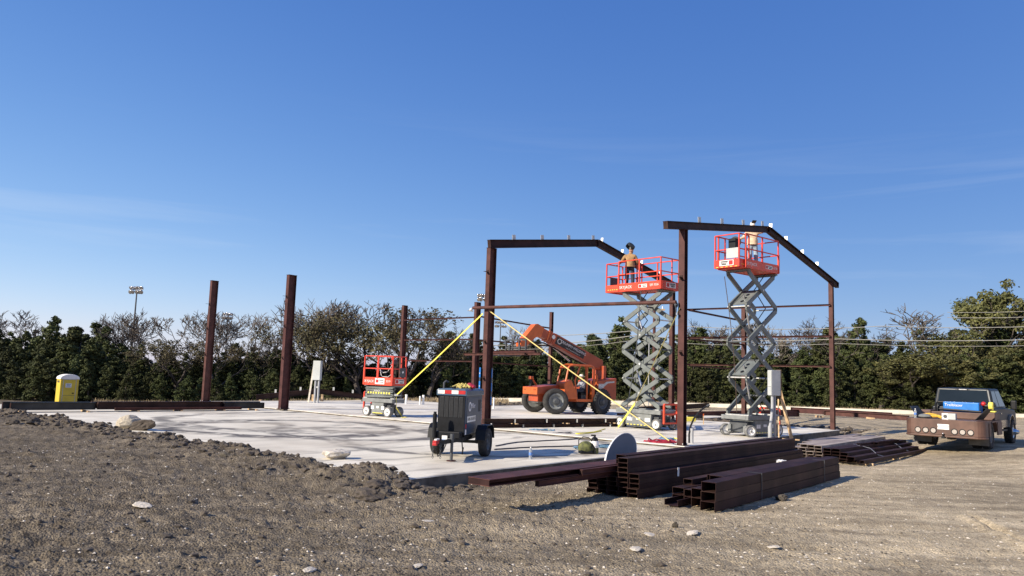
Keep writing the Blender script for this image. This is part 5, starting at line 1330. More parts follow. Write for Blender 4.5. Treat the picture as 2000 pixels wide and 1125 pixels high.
# cab on the left side (near side)
cabm = M['orange']
cy0, cy1 = .36, 1.12
MB().ext([(1.05, cy0, .78), (1.05, cy0, 1.62), (.62, cy0, 1.80), (.28, cy0, 1.20), (.20, cy0, .78)], (0, cy1 - cy0, 0)).build('cab_cowl', cabm, tele, bevel=.02)
MB().bb(-.95, .25, cy0, cy1, .66, .80).build('cab_floor', cabm, tele, bevel=.015)
MB().bb(-.98, -.78, cy0, cy1, .80, 1.55).build('cab_rear_panel', cabm, tele, bevel=.02)
rp_ = MB()
for y_ in (cy0 + .03, cy1 - .03):
    rp_.tube([(.98, y_, 1.6), (.80, y_, 2.42), (.72, y_, 2.52), (.55, y_, 2.56), (-.75, y_, 2.56), (-.88, y_, 2.50), (-.92, y_, 2.38), (-.92, y_, .8)], .045, 8)
rp_.tube([(.2, cy1 - .03, .8), (.36, cy1 - .03, 1.75), (.02, cy1 - .03, 2.55)], .04, 8)
rp_.tube([(-.45, cy1 - .03, .8), (-.45, cy1 - .03, 2.54)], .045, 8)
for x_, z_ in ((.80, 2.42), (.1, 2.56), (-.4, 2.56), (-.85, 2.53)): rp_.tube([(x_, cy0 + .03, z_), (x_, cy1 - .03, z_)], .04, 8)
rp_.build('roll_cage', cabm, tele, smooth=True)
MB().bb(-.8, .5, cy0 + .06, cy1 - .06, 2.60, 2.63).build('cab_roof', cabm, tele)
seat = MB().bb(-.62, -.15, .52, .98, 1.02, 1.14).bb(-.74, -.60, .52, .98, 1.10, 1.72).build('seat', M['black'], tele, bevel=.04)
MB().bb(-.60, -.2, .56, .94, .80, 1.02).build('seat_base', M['dgrey'], tele)
sw = MB().tube([(.18 + .16 * math.cos(q) * .5, .75 + .19 * math.sin(q), 1.62 - .16 * math.cos(q) * .8) for q in np.linspace(0, 6.28, 17)], .016, 6).build('steering_wheel', M['black'], tele, smooth=True)
MB().cyl((.2, .75, 1.6), (.5, .75, 1.35), .03).build('steering_column', M['black'], tele)
# engine and rear
MB().bb(-2.4, -.55, -.95, .40, .85, 1.45).build('engine_cover', M['orangered'], tele, bevel=.03)
cw = MB().ext([(-2.65, -.85, .8), (-2.65, -.85, 1.95), (-1.35, -.85, 1.78), (-1.35, -.85, 1.35), (-2.1, -.85, 1.05), (-2.2, -.85, .8)], (0, 1.75, 0)).build('rear_body', M['orangered'], tele, bevel=.03)
MB().ext([(-2.5, .904, 1.70), (-2.5, .904, 1.78), (-1.95, .904, 1.74), (-1.75, .904, 1.62), (-1.40, .904, 1.62), (-1.40, .904, 1.36), (-1.62, .904, 1.36), (-1.85, .904, 1.52), (-2.05, .904, 1.66)], (0, .006, 0)).build('side_stripe', M['panel'], tele)
text(tele, '8042', .2, M['white'], (-1.58, .912, 1.47), (-1, 0, 0), (0, 0, 1), name='model_lettering')
MB().bb(-1.05, -1.0, .92, 1.02, 1.05, 1.5).build('mirror_stay', M['orange'], tele)
MB().tube([(-1.2, .95, 1.6), (-1.15, 1.05, 2.0), (-1.1, 1.02, 2.15)], .05, 8).build('grab_handle', cabm, tele, smooth=True)
# boom: pivot behind the cab, rising to the front, on the far side of the cab
pv = Vector((-2.35, -.02, 2.58)); tp = Vector((2.35, -.02, 4.40)); bx = (tp - pv).normalized(); bz = Vector((-bx.z, 0, bx.x))
def bp_(s, z, y=-.02): q = pv + bx * s + bz * z; return Vector((q.x, y, q.z))
LB_ = (tp - pv).length
MB().ext([bp_(.2, -.30, -.28), bp_(.05, -.1, -.28), bp_(.25, .26, -.28), bp_(3.75, .30, -.28), bp_(3.75, -.30, -.28), bp_(1.4, -.36, -.28)], (0, .52, 0)).build('boom_base', M['orangered'], tele, bevel=.02)
MB().ext([bp_(3.7, -.24, -.24), bp_(3.7, .24, -.24), bp_(LB_ - .35, .24, -.24), bp_(LB_ - .35, -.24, -.24)], (0, .44, 0)).build('boom_section', M['orangered'], tele, bevel=.015)
for s_ in (3.78, 3.95, 4.10): MB().ext([bp_(s_, -.28, -.27), bp_(s_, .28, -.27), bp_(s_ + .07, .28, -.27), bp_(s_ + .07, -.28, -.27)], (0, .50, 0)).build('boom_collar', M['orange'] if s_ > 4 else M['orangered'], tele)
hd = [bp_(LB_ - .5, -.27, -.25), bp_(LB_ - .5, .27, -.25), bp_(LB_ - .05, .30, -.25), bp_(LB_ + .1, .22, -.25), (3.10, -.25, 3.82), (3.28, -.25, 3.62), (3.25, -.25, 3.42), (2.95, -.25, 3.40), (2.55, -.25, 3.75), bp_(LB_ - .25, -.34, -.25)]
MB().ext(hd, (0, .46, 0)).build('boom_head', M['orange'], tele, bevel=.02)
MB().cyl(bp_(2.2, -.62, .0), bp_(3.6, -.36, .0), .05, None, 10).build('boom_cylinder_rod', M['chrome'], tele, smooth=True)
MB().cyl((-.6, -.02, 1.5), bp_(2.2, -.5, -.02), .09, None, 12).build('lift_cylinder', M['black'], tele, smooth=True)
MB().tube([bp_(1.0, -.42, .1), bp_(2.2, -.46, .1), bp_(3.4, -.42, .1), bp_(4.2, -.45, .1), (2.5, .1, 3.7)], .04, 6).build('boom_hose', M['black'], tele, smooth=True)
MB().bar((-2.2, .2, 1.4), (-2.2, .2, 2.6), .5, .2, (1, 0, 0)).bar((-2.2, -.35, 1.4), (-2.2, -.35, 2.6), .5, .12, (1, 0, 0)).build('boom_tower', M['orangered'], tele, bevel=.03)
sg_ = MB().ext([bp_(1.55, -.22, .244), bp_(1.55, .20, .244), bp_(3.62, .20, .244), bp_(3.62, -.22, .244)], (0, .006, 0)).build('boom_sign', M['sign'], tele)
MB().lathe([(.10, 0), (.15, 0), (.15, .004), (.10, .004), (.10, 0)], c=bp_(3.38, 0.0, .2505), ax=(0, 1, 0), n=20).build('sign_emblem', M['galv'], tele)
text(tele, 'TRIUMPH WELDING', .205, M['white'], bp_(2.40, .05, .2515), -bx, bz, name='sign_lettering')
text(tele, 'www.TriumphWelding.com', .095, M['galv'], bp_(2.35, -.14, .2515), -bx, bz, name='sign_lettering')
MB().lathe([(0, 0), (.11, 0), (.11, .003), (0, .003)], c=bp_(3.83, .06, .251), ax=(0, 1, 0), n=18).build('height_sticker', M['white'], tele)
# carriage and forks
cg = MB()
for y_ in (-.95, -.32, .3, .92): cg.bar((3.42, y_, 2.98), (3.42, y_, 3.75), .07, .07)
cg.bar((3.42, -.98, 3.75), (3.42, .95, 3.75), .07, .08).bar((3.42, -.98, 3.36), (3.42, .95, 3.36), .07, .09)
cg.bar((3.42, -.2, 3.75), (3.36, -.2, 3.98), .06, .06).bar((3.42, .1, 3.75), (3.36, .1, 3.98), .06, .06).bar((3.36, -.5, 3.98), (3.36, .3, 3.98), .05, .05)
cg.build('fork_carriage', M['dgrey'], tele)
for y_ in (-.5, .45): MB().bb(3.46, 3.53, y_ - .07, y_ + .07, 2.94, 3.5).bb(3.46, 4.75, y_ - .07, y_ + .07, 2.89, 2.94).build('fork', M['dgrey'], tele, bevel=.01)
for k, (dx, y0_, y1_, dz, lb) in enumerate([(.25, -4.6, 2.6, 0, 'front steel beam lying across the telehandler forks'), (.42, -3.2, 3.0, 0, 'second steel beam lying across the telehandler forks'), (.6, -4.2, 1.9, 0, 'rear steel beam lying across the telehandler forks'), (.35, -2.4, 2.4, .125, 'upper steel channel lying on the beams on the forks')]):
    P_ = tele.location + th * (3.5 + dx)
    t = thing('carried_beam', lb, 'beam', (P_.x, P_.y, 2.945 + dz), TH, 'steel beams carried on the telehandler forks')
    MB().ibeam((0, y0_, .06), (0, y1_, .06), .118, .12, (0, 0, 1), .01, .008).build('beam', M['steel'], t)
    for e in (y0_ + .006, y1_ - .006): MB().box((0, e, .06), (.11, .01, .09)).build('end_plate', M['steel_dark'], t)
# ------------------------------------------------------------------ pickup truck with welding bed
tk_a = R(47.5)
tk_f = Vector((math.cos(tk_a), math.sin(tk_a), 0)); tk_l = Vector((-tk_f.y, tk_f.x, 0))
tk0 = Vector((14.24, 25.4, .06))
tk = thing('pickup_truck', 'dark pickup truck with a brown steel welding bed, parked at the right', 'pickup truck', tk0, tk_a)
BW = 1.17
def rounded(x0, x1, hw, rad, n=6):
    pts = [(x1, -hw)]
    pts += [(x0 + rad - rad * math.sin(q), -hw + rad - rad * math.cos(q)) for q in np.linspace(0, math.pi / 2, n)]
    pts += [(x0 + rad - rad * math.cos(q), hw - rad + rad * math.sin(q)) for q in np.linspace(0, math.pi / 2, n)]
    pts += [(x1, hw)]
    return pts
bed = MB().ext([(x, y, .40) for x, y in rounded(0, .62, BW, .28)], (0, 0, .50)).build('bed_tail', M['brown'], tk, bevel=.012)
MB().ext([(x, y, .33) for x, y in rounded(-.03, .5, BW + .02, .3)], (0, 0, .068)).build('bumper_rail', M['brown'], tk, bevel=.02)
MB().bb(.62, 2.62, -BW, BW, .84, .90).build('bed_deck', M['brown'], tk)
for sy in (-1, 1):
    MB().bb(1.95, 2.62, sy * BW - .02, sy * BW + .02, .42, .84).build('bed_skirt', M['brown'], tk)
    MB().bb(.62, .84, sy * BW - .02, sy * BW + .02, .42, .84).build('bed_skirt', M['brown'], tk)
    ar = [(.84, .55), (.95, .78), (1.1, .88), (1.65, .88), (1.82, .78), (1.95, .55)]
    f_ = MB()
    for (a0, z0_), (a1, z1_) in zip(ar, ar[1:]): f_.bar((a0, sy * (BW - .05), z0_), (a1, sy * (BW - .05), z1_), .14, .03)
    f_.build('wheel_arch', M['brown'], tk)
for k, y_ in enumerate((-.78, -.55, -.32, .30, .53, .76)):
    lr = MB().lathe([(.075, .0), (.10, 0), (.10, .012), (.075, .012), (.075, 0)], c=(-.001, y_, .53), ax=(-1, 0, 0), n=18).build('tail_light', M['black'], tk)
    MB().cyl((.002, y_, .53), (-.008, y_, .53), .074, None, 18).build('lens', M['lens'], lr)
pl = MB().bb(-.012, -.003, -.17, .17, .58, .75).build('licence_plate', M['white'], tk)
text(pl, 'K73-W347', .075, M['dgrey'], (-.0125, 0, .665), (0, -1, 0), (0, 0, 1), name='plate_lettering')
MB().bb(-.10, .1, -.05, .05, .30, .36).cyl((-.08, 0, .36), (-.08, 0, .43), .025).build('hitch', M['black'], tk)
MB().ell((-.08, 0, .45), (.03, .03, .03), 10, 6).build('hitch_ball', M['chrome'], tk, smooth=True)
PW = wheel_meshes(.42, .26, .26, M['rubber'], M['dgrey'], 30, 30)
PF = wheel_meshes(.42, .28, .26, M['rubber'], M['chrome'], 30, 30)
hubP = MB().lathe([(0, .30), (.05, .30), (.09, .22), (.11, .12), (.16, .10)], ax=(0, 1, 0), n=16).mesh('hub', M['chrome'])
for sy in (-1, 1):
    wheel(tk, PW, (1.38, sy * .98, .42), sy < 0)
    wheel(tk, PW, (1.38, sy * .68, .42), sy < 0)
    wheel(tk, PF, (5.25, sy * .96, .42), sy < 0, hub=hubP)
    MB().ext([(.80, sy * .55, .40), (.80, sy * 1.12, .40), (.78, sy * 1.14, .10), (.78, sy * .55, .10)], (.012, 0, 0)).build('mud_flap', M['flap'], tk)
MB().bb(.6, 5.4, -.42, -.30, .42, .56).bb(.6, 5.4, .30, .42, .42, .56).build('chassis_rails', M['black'], tk)
MB().bar((1.38, -.9, .42), (1.38, .9, .42), .14, .16).ell((1.38, 0, .42), (.2, .2, .18), 12, 8).build('rear_axle', M['black'], tk)
# toolbox lids standing open, bulkhead
for sy, l_ in ((1, 'left_lid'), (-1, 'right_lid')):
    M3 = Matrix.Rotation(R(-38 * sy), 3, 'X')
    q = [Vector((.30, 0, 0)), Vector((1.55, 0, 0)), Vector((1.45, 0, .46)), Vector((.55, 0, .46))]
    MB().ext([M3 @ p_ + Vector((0, sy * .85, .92)) for p_ in q], M3 @ Vector((0, .012, 0))).build('toolbox_lid', M['steel_grey'], tk)
MB().bb(1.75, 1.80, -.78, .78, .90, 1.12).build('bulkhead', M['brown'], tk, bevel=.02)
MB().bb(1.80, 2.60, -1.14, -.80, .90, 1.15).build('side_toolbox', M['brown'], tk, bevel=.02)
MB().bb(1.80, 2.60, .80, 1.14, .90, 1.15).build('side_toolbox', M['brown'], tk, bevel=.02)
rk = MB()
for sy in (-1, 1): rk.tube([(2.55, sy * .82, .9), (2.55, sy * .82, 1.36), (2.55, sy * .74, 1.44)], .035, 8)
rk.tube([(2.55, -.76, 1.43), (2.55, .76, 1.43)], .035, 8).build('headache_rack', M['black'], tk, smooth=True)
# cab
CX0, CX1 = 2.72, 4.75
cabb = MB().ext([(CX0, 0, .62), (CX0, 0, 1.26), (CX1 - .1, 0, 1.26), (6.25, 0, 1.16), (6.42, 0, 1.05), (6.46, 0, .62)], (0, .001, 0))
b_ = MB()
prof = [(CX0, .62), (CX0, 1.28), (CX1 - .05, 1.28), (6.2, 1.20), (6.42, 1.08), (6.46, .62), (5.75, .62), (5.68, .80), (5.5, .93), (5.25, .97), (5.0, .93), (4.82, .80), (4.75, .62)]
b_.ext([(x, -.98, z) for x, z in prof], (0, 1.96, 0)); b_.build('cab_body', M['carblack'], tk, bevel=.04, seg=3)
for sy in (-1, 1):
    MB().bb(CX0 + .03, 4.72, sy * .985 - .006, sy * .985 + .006, .60, .86).build('painted_door_reflection', M['tan'], tk)  # tan reflection in the black lower doors, painted as a thin strip
    MB().bar((CX0, sy * .93, .50), (4.7, sy * .93, .50), .12, .06).build('running_board', M['black'], tk)
    fl_ = MB()
    pts = [(4.76, .60), (4.84, .84), (5.02, .98), (5.25, 1.03), (5.48, .98), (5.66, .84), (5.76, .60)]
    for (xa, za), (xb, zb2) in zip(pts, pts[1:]): fl_.bar((xa, sy * 1.0, za), (xb, sy * 1.0, zb2), .12, .035)
    fl_.build('fender_flare', M['tan'], tk)
g = [(CX0 + .02, -.93, 1.27), (CX0 + .02, .93, 1.27), (5.05, .92, 1.27), (5.05, -.92, 1.27), (CX0 + .07, -.82, 1.94), (CX0 + .07, .82, 1.94), (4.30, .80, 1.96), (4.30, -.80, 1.96)]
MB().add(g, [(0, 1, 5, 4), (1, 2, 6, 5), (2, 3, 7, 6), (3, 0, 4, 7), (4, 5, 6, 7)]).build('greenhouse', M['carblack'], tk, bevel=.05, seg=3)
def quad_on(a, b, c, d, u0, u1, v0, v1, off, name, m, parent=tk):
    a, b, c, d = map(Vector, (a, b, c, d))
    P_ = lambda u, v: a.lerp(b, u).lerp(d.lerp(c, u), v)
    nrm = (b - a).cross(d - a).normalized() * off
    q = [P_(u0, v0), P_(u1, v0), P_(u1, v1), P_(u0, v1)]
    return MB().ext([p_ + nrm * .2 for p_ in q], nrm * .8).build(name, m, parent)
G8 = g
rw_ = quad_on(G8[1], G8[0], G8[4], G8[5], .06, .94, .08, .90, .012, 'rear_window', M['glass'])
quad_on(G8[1], G8[0], G8[4], G8[5], .06, .36, .915, .95, .016, 'roof_trim', M['grey']); quad_on(G8[1], G8[0], G8[4], G8[5], .64, .94, .915, .95, .016, 'roof_trim', M['grey'])
bl = quad_on(G8[1], G8[0], G8[4], G8[5], .40, .60, .90, .97, .02, 'brake_light', M['black'])
for k in range(6): quad_on(G8[1], G8[0], G8[4], G8[5], .43 + k * .025, .447 + k * .025, .92, .955, .026, 'led', M['white'], bl)
quad_on(G8[1], G8[0], G8[4], G8[5], .955, .975, .12, .92, .014, 'rear_pillar', M['grey']); quad_on(G8[1], G8[0], G8[4], G8[5], .03, .042, .12, .92, .014, 'rear_pillar', M['dgrey'])
for s_ in (0, 1):
    a, b, c, d = (G8[0], G8[3], G8[7], G8[4]) if s_ == 0 else (G8[2], G8[1], G8[5], G8[6])
    us = ((.06, .42), (.46, .90)) if s_ == 0 else ((.10, .54), (.58, .94))
    for u0, u1 in us: quad_on(a, b, c, d, u0, u1, .10, .88, .012, 'side_window', M['glass'])
quad_on(G8[3], G8[2], G8[6], G8[7], .06, .94, .08, .92, .012, 'windscreen', M['glass'])
for sy in (-1, 1):
    MB().bar((4.55, sy * .98, 1.30), (4.55, sy * 1.2, 1.36), .06, .04).build('mirror_arm', M['black'], tk)
    mr_ = MB().bb(4.49, 4.58, sy * 1.23 - .09, sy * 1.23 + .09, 1.24, 1.56).build('mirror', M['black'], tk, bevel=.03)
    MB().bb(CX0 + .85, CX0 + 1.0, sy * .992 - .012, sy * .992 + .012, 1.08, 1.12).build('door_handle', M['chrome'], tk)
# things on the bed
def onbed(x, y, z=.902): return tk0 + tk_f * x + tk_l * y + Vector((0, 0, z))
bw = thing('engine_welder', 'bright blue engine welder across the pickup bed behind the cab', 'welder', onbed(2.15, -.12), tk_a)
MB().bb(-.28, .28, -.55, .55, .02, .56).build('housing', M['bblue'], bw, bevel=.03)
MB().bb(-.30, -.282, -.53, .53, .08, .16).bb(-.30, -.282, -.2, .53, .27, .31).build('trim_strip', M['galv'], bw)
text(bw, 'Trailblazer', .13, M['white'], (-.284, .22, .45), (0, -1, 0), (0, 0, 1), name='lettering')
MB().tube([(-.34, -.62, .26), (-.34, .66, .30)], .035, 8).build('grab_bar', M['black'], bw, smooth=True)
rl = thing('cable_reel', 'red and yellow cable reel on the right side of the pickup bed', 'reel', onbed(2.1, -.92, 1.15), tk_a)
MB().cyl((0, -.1, .22), (0, .12, .22), .06, None, 10).bb(-.03, .03, -.02, .02, 0, .2).build('spindle', M['black'], rl)
MB().lathe([(.03, -.1), (.13, -.1), (.13, .02), (.03, .02)], c=(0, -.02, .22), ax=(0, 1, 0), n=16).build('yellow_drum', M['yellow'], rl)
MB().ell((0, .16, .28), (.09, .08, .08), 10, 7).build('red_bundle', M['tailred'], rl, smooth=True)
MB().bb(-.12, .12, -.2, .0, .02, .06).build('tray', M['yellow'], rl)
sp = thing('white_radio', 'small white boxy radio on the tail of the pickup bed', 'radio', onbed(.22, -.02), tk_a)
MB().bb(-.02, .16, -.3, .1, 0, .2).build('box', M['panel'], sp, bevel=.01)
MB().bb(-.03, -.021, -.09, .1, 0.0, .2).build('front', M['white'], sp)
MB().cyl((-.031, .0, .1), (-.036, .0, .1), .06, None, 16).build('speaker_cone', M['dgrey'], sp)
tag(MB().tube([(0, .35, .05), (.1, .2, .1), (.05, .0, .07), (.1, -.15, .09), (0, -.3, .04)], .05, 7).tube([(.1, .3, .1), (.05, .1, .14), (.12, -.1, .11)], .045, 7).build('yellow_gloves', mat('amber_cloth', (.55, .33, .04), .8, 0, .2, 12), None, onbed(.4, .42), (0, 0, tk_a), smooth=True), 'heap of amber-yellow gloves on the pickup bed', 'gloves')
tag(MB().ell((0, 0, .07), (.16, .2, .08), 10, 7).ell((.1, .15, .05), (.12, .1, .06), 10, 7).build('grey_rag', M['grey'], None, onbed(.3, .62), (0, 0, tk_a), smooth=True), 'grey rag heap left of the amber gloves on the pickup bed', 'rag')
def bottle(loc, label, s=1.0):
    b = thing('water_bottle', label, 'bottle', loc)
    MB().lathe([(0, 0), (.033, 0), (.035, .02), (.032, .08), (.035, .14), (.033, .17), (.013, .205), (.013, .215), (0, .215)], n=16).build('bottle_body', M['clearpl'], b, smooth=True)
    MB().lathe([(.0342, .075), (.0358, .08), (.0358, .125), (.0342, .13)], n=16).build('paper_label', mat('bottle_label', (.10, .22, .55), .5), b, smooth=True)
    MB().cyl((0, 0, .215), (0, 0, .235), .015, None, 12).build('bottle_cap', M['white'], b)
    b.scale = (s, s, s); return b
bottle(onbed(.2, .88), 'clear water bottle on the left tail corner of the pickup bed', 1.3)
bottle(on(1036, 897, PORCH), 'clear water bottle standing on the slab near its front edge', 1.25)

# ------------------------------------------------------------------ portable toilet
pxy = at(131, 760, 53.0); pz = zgf(pxy.x, pxy.y); ph = at(131, 730, 53.0).z - pz
pt = thing('portable_toilet', 'yellow portable toilet with a cream domed roof at the far left', 'portable toilet', (pxy.x, pxy.y, pz - .02), R(42))
k_ = ph / 2.3
MB().bb(-.56, .56, -.56, .56, .12, 1.98).build('cabin', M['hivis'], pt, bevel=.03)
MB().bb(-.60, .60, -.60, .60, 0, .12).build('skid_base', M['dgrey'], pt)
rf = MB()
rf.ext([(-.60, -.60, 1.95)] + [(.60 * -math.cos(q), -.60, 2.0 + .30 * math.sin(q)) for q in np.linspace(0, math.pi, 13)] + [(.60, -.60, 1.95)], (0, 1.2, 0)).build('domed_roof', M['cream'], pt, bevel=.04, seg=3)
dr = MB().bb(-.37, .37, -.585, -.562, .18, 1.93).build('door', M['hivis'], pt, bevel=.012)
MB().bb(-.40, -.37, -.59, -.562, .15, 1.96).bb(.37, .40, -.59, -.562, .15, 1.96).bb(-.37, .37, -.59, -.562, 1.93, 1.97).build('door_frame', M['panel'], dr)
MB().bb(-.24, .12, -.592, -.586, 1.40, 1.68).build('door_sign', M['white'], dr)
MB().bb(-.20, .08, -.5945, -.5925, 1.60, 1.64).bb(-.18, .06, -.5945, -.5925, 1.52, 1.55).bb(-.20, .08, -.5945, -.5925, 1.44, 1.47).build('sign_print', M['rope_blue'], dr)
MB().bb(.18, .30, -.60, -.586, .98, 1.06).build('door_latch', M['black'], dr)
for k in range(3): MB().bb(-.575, -.561, -.3 + k * .22, -.18 + k * .22, 1.72, 1.86).build('side_vent', M['dgrey'], pt)
MB().bb(-.37, .37, -.589, -.5855, .86, .88).build('door_groove', M['dgrey'], dr)
pt.scale = (k_, k_, k_)

# ------------------------------------------------------------------ electrical boxes
e1 = on(614, 787, 0)
eb = thing('electrical_box', 'grey electrical box on conduit legs with a leaning board at the back of the slab', 'electrical box', e1, R(-12))
MB().bb(-.16, .30, -.12, .12, 1.28, 2.38).build('cabinet', M['panel'], eb, bevel=.015)
MB().bb(-.15, .29, -.135, -.121, 1.30, 2.36).build('cabinet_door', M['panel'], eb)
MB().cyl((.0, 0, 0), (.0, 0, 1.28), .06, None, 12).build('conduit', M['conduit'], eb, smooth=True)
MB().cyl((.2, 0, 0), (.2, 0, 1.28), .06, None, 12).build('conduit', M['conduit'], eb, smooth=True)
MB().bb(-.02, .24, -.02, .02, .85, .93).build('strut', M['galv'], eb)
MB().bar((-.42, .1, 0.02), (-.18, .08, 2.3), .1, .04, (0, 1, 0)).build('leaning_board', M['stone_pale'], eb)
e2_ = on(1509, 857, 0)
eb = thing('electrical_box', 'tall narrow grey electrical box with bent conduits and timber braces beside the far lift', 'electrical box', e2_, R(28))
MB().bb(-.12, .32, -.09, .10, 1.52, 2.42).build('cabinet', M['panel'], eb, bevel=.012)
MB().bb(-.135, -.121, -.085, .095, 1.54, 2.40).build('cabinet_door', M['panel'], eb)
MB().bb(-.1365, -.1352, -.08, .09, 1.83, 1.84).build('door_seam', M['dgrey'], eb)
MB().tube([(-.12, 0, 0), (-.12, 0, .42), (-.06, 0, .7), (0, 0, 1.1), (.0, 0, 1.52)], .055, 10).build('conduit', M['conduit'], eb, smooth=True)
MB().cyl((-.12, 0, .0), (-.12, 0, .45), .075, None, 12).build('conduit_sleeve', M['conduit'], eb, smooth=True)
MB().tube([(.14, 0.02, 0), (.14, .02, .6), (.12, .02, 1.0), (.12, .02, 1.52)], .055, 10).build('conduit', M['conduit'], eb, smooth=True)
MB().bb(.325, .35, -.10, .12, 1.4, 2.45).build('backboard', M['boot'], eb)
p0, p1 = on(1521, 859, 0), at(1520, 775, 28.2)
tag(MB().bar((0, 0, 0), p1 - p0, .045, .09).build('timber_stake', M['wood'], None, p0), 'upright timber stake right of the tall electrical box', 'timber')
p0, p1 = on(1546, 856, 0), at(1523, 762, 28.3)
tag(MB().bar((0, 0, 0), p1 - p0, .045, .12).build('timber_brace', M['wood'], None, p0), 'slanting timber brace leaning on the tall electrical box', 'timber')
tag(MB().bar((0, 0, .03), Vector((.9, -.5, .03)), .09, .04).build('timber_offcut', M['wood'], None, on(1502, 857, 0)), 'timber offcut on the slab at the foot of the tall electrical box', 'timber')

# ------------------------------------------------------------------ pipes standing in the slab
def stub(px, py, h, r, label, m='pvc', z=0.0):
    t = thing('pipe_stub', label, 'pipe', on(px, py, z), 0, 'pipe stubs standing in the slab')
    MB().cyl((0, 0, -.02), (0, 0, h), r, None, 12).build('pipe', M[m], t, smooth=True)
    MB().cyl((0, 0, h - .06), (0, 0, h + .015), r * 1.15, None, 12).build('pipe_cap', M[m], t, smooth=True)
stub(820, 790, .48, .05, 'thin white pipe stub left of a thicker one, right of the small lift')
stub(826.5, 790, .55, .065, 'thicker white pipe stub right of the small lift')
stub(793, 789, .55, .065, 'white pipe stub just behind the small lift')
stub(956, 797.5, .82, .07, 'tall white pipe stub right of the generator')
stub(964, 798.5, .62, .05, 'shorter white pipe stub beside the tall one right of the generator')
stub(1351.5, 866, .45, .045, 'grey conduit stub right of the nearest column', 'conduit')
t = thing('black_hose', 'black bent conduit arching out of the slab right of the nearest column', 'hose', on(1346, 865, 0))
b0 = on(1346, 865, 0); Yh = b0.y
MB().tube([at(1346, 865, Yh) - b0, at(1346, 848, Yh) - b0, at(1349, 832, Yh) - b0, at(1355, 818, Yh) - b0, at(1364, 806, Yh) - b0, at(1374, 797, Yh) - b0, at(1385, 791, Yh) - b0], .03, 8).build('hose_body', M['black'], t, smooth=True)
MB().cyl(at(1380, 793.5, Yh) - b0, at(1386, 790.5, Yh) - b0, .036, None, 10).build('hose_end', M['dgrey'], t)
t = thing('survey_stake', 'thin stake with orange tip on the floor slab behind the black conduit', 'stake', on(1374, 829, 0))
MB().bb(-.02, .02, -.015, .015, 0, .38).build('stake', M['wood'], t); MB().bb(-.021, .021, -.016, .016, .38, .48).build('painted_tip', M['orange'], t)
t = thing('cut_off_saw', 'yellow and black cut-off tool on the floor slab right of the nearest column', 'power tool', on(1347, 825, 0), R(20))
MB().bb(-.35, .3, -.1, .1, .04, .26).build('tool_body', M['yellow'], t, bevel=.04); MB().bb(-.1, .75, -.06, .06, .2, .34).build('tool_handle', M['black'], t, bevel=.03); MB().cyl((-.4, -.03, .17), (-.4, .03, .17), .17, None, 16).build('blade_guard', M['black'], t)

# ------------------------------------------------------------------ straps, ropes, cables
def ribbon(pts, w, m, label, name='yellow_strap', cat='strap', up=(0, 0, 1), th_=.006, group=None):
    mb = MB()
    for a_, b_2 in zip(pts, pts[1:]): mb.bar(a_, b_2, th_, w, up)
    return tag(mb.build(name, M[m] if isinstance(m, str) else m), label, cat, group)
sA = F_ + Vector((-.25, -.08, 4.18)); sB = Vector(c3) + e3 * .86 + n3 * -.15 + Vector((0, 0, .92))
ribbon([sA, sA.lerp(sB, .5) - Vector((0, 0, .03)), sB], .055, 'yellow', 'long yellow ratchet strap from the strapped column down to the small scissor lift')
sC = sB + e3 * .02; gC = on(784, 815, 0)
t = thing('strap_tail', 'loose yellow strap tail hanging from the small lift to the slab', 'strap', (gC.x, gC.y, 0))
mb = MB(); q = [sC - gC, Vector((sC.x - gC.x + .04, sC.y - gC.y - .06, .4)), Vector((.02, 0, .03)), Vector((.28, -.25, .02)), Vector((.05, -.45, .02)), Vector((.25, -.75, .02))]
for a_, b_2 in zip(q, q[1:]): mb.bar(a_, b_2, .05, .008, (0, 0, 1))
mb.build('webbing', M['yellow'], t)
MB().box((sC - gC) + Vector((0, -.04, .02)), (.16, .08, .08)).build('ratchet', M['galv'], t)
sD = F_ + Vector((.0, -.22, 4.28)); sE = G_ + Vector((-.35, .18, .12))
ribbon([sD, sD.lerp(sE, .5) - Vector((0, 0, .05)), sE], .035, mat('pale_yellow', (.58, .46, .16), .7, 0, .1, 8), 'thin pale yellow strap from the strapped column down to the foot of the nearest column')
sF = G_ + Vector((-.12, -.12, 4.15)); sG = on(1232, 800, .6); sG = at(1240, 788, 28.6); sH = on(1207, 835, 0)
ribbon([sF, sF.lerp(sG, .5), sG], .05, mat('olive_strap', (.20, .17, .05), .8, 0, .2, 8), 'dark olive strap from the nearest column down past the near scissor lift')
ribbon([sG, sG.lerp(sH, .6), Vector((sH.x, sH.y, .012))], .10, 'yellow', 'doubled bright yellow strap end beside the near scissor lift wheel')
def cable(pts, r, m, label, z=PORCH, name='power_cable', cat='cable', wob=.0):
    P_ = []
    for p_ in pts:
        w = on(p_[0], p_[1], z); w.z = z + r + (p_[2] if len(p_) > 2 else 0); P_.append(w)
    out = []
    for i_ in range(len(P_) - 1):
        a_ = P_[max(i_ - 1, 0)]; b_2 = P_[i_]; c_ = P_[i_ + 1]; d_2 = P_[min(i_ + 2, len(P_) - 1)]
        for t_ in np.linspace(0, 1, 8, endpoint=False):
            out.append(.5 * ((2 * b_2) + (c_ - a_) * t_ + (2 * a_ - 5 * b_2 + 4 * c_ - d_2) * t_ ** 2 + (3 * b_2 - a_ - 3 * c_ + d_2) * t_ ** 3))
    out.append(P_[-1])
    out = [v_ + Vector((random.uniform(-wob, wob), random.uniform(-wob, wob), 0)) for v_ in out]
    return tag(MB().tube(out, r, 6).build(name, M[m], smooth=True), label, cat)
cable([(1182, 838), (1160, 844), (1125, 847), (1140, 848), (1175, 843)], .014, 'yellow', 'slack yellow strap end lying on the slab left of the near lift', 0.0, 'slack_strap', 'strap')
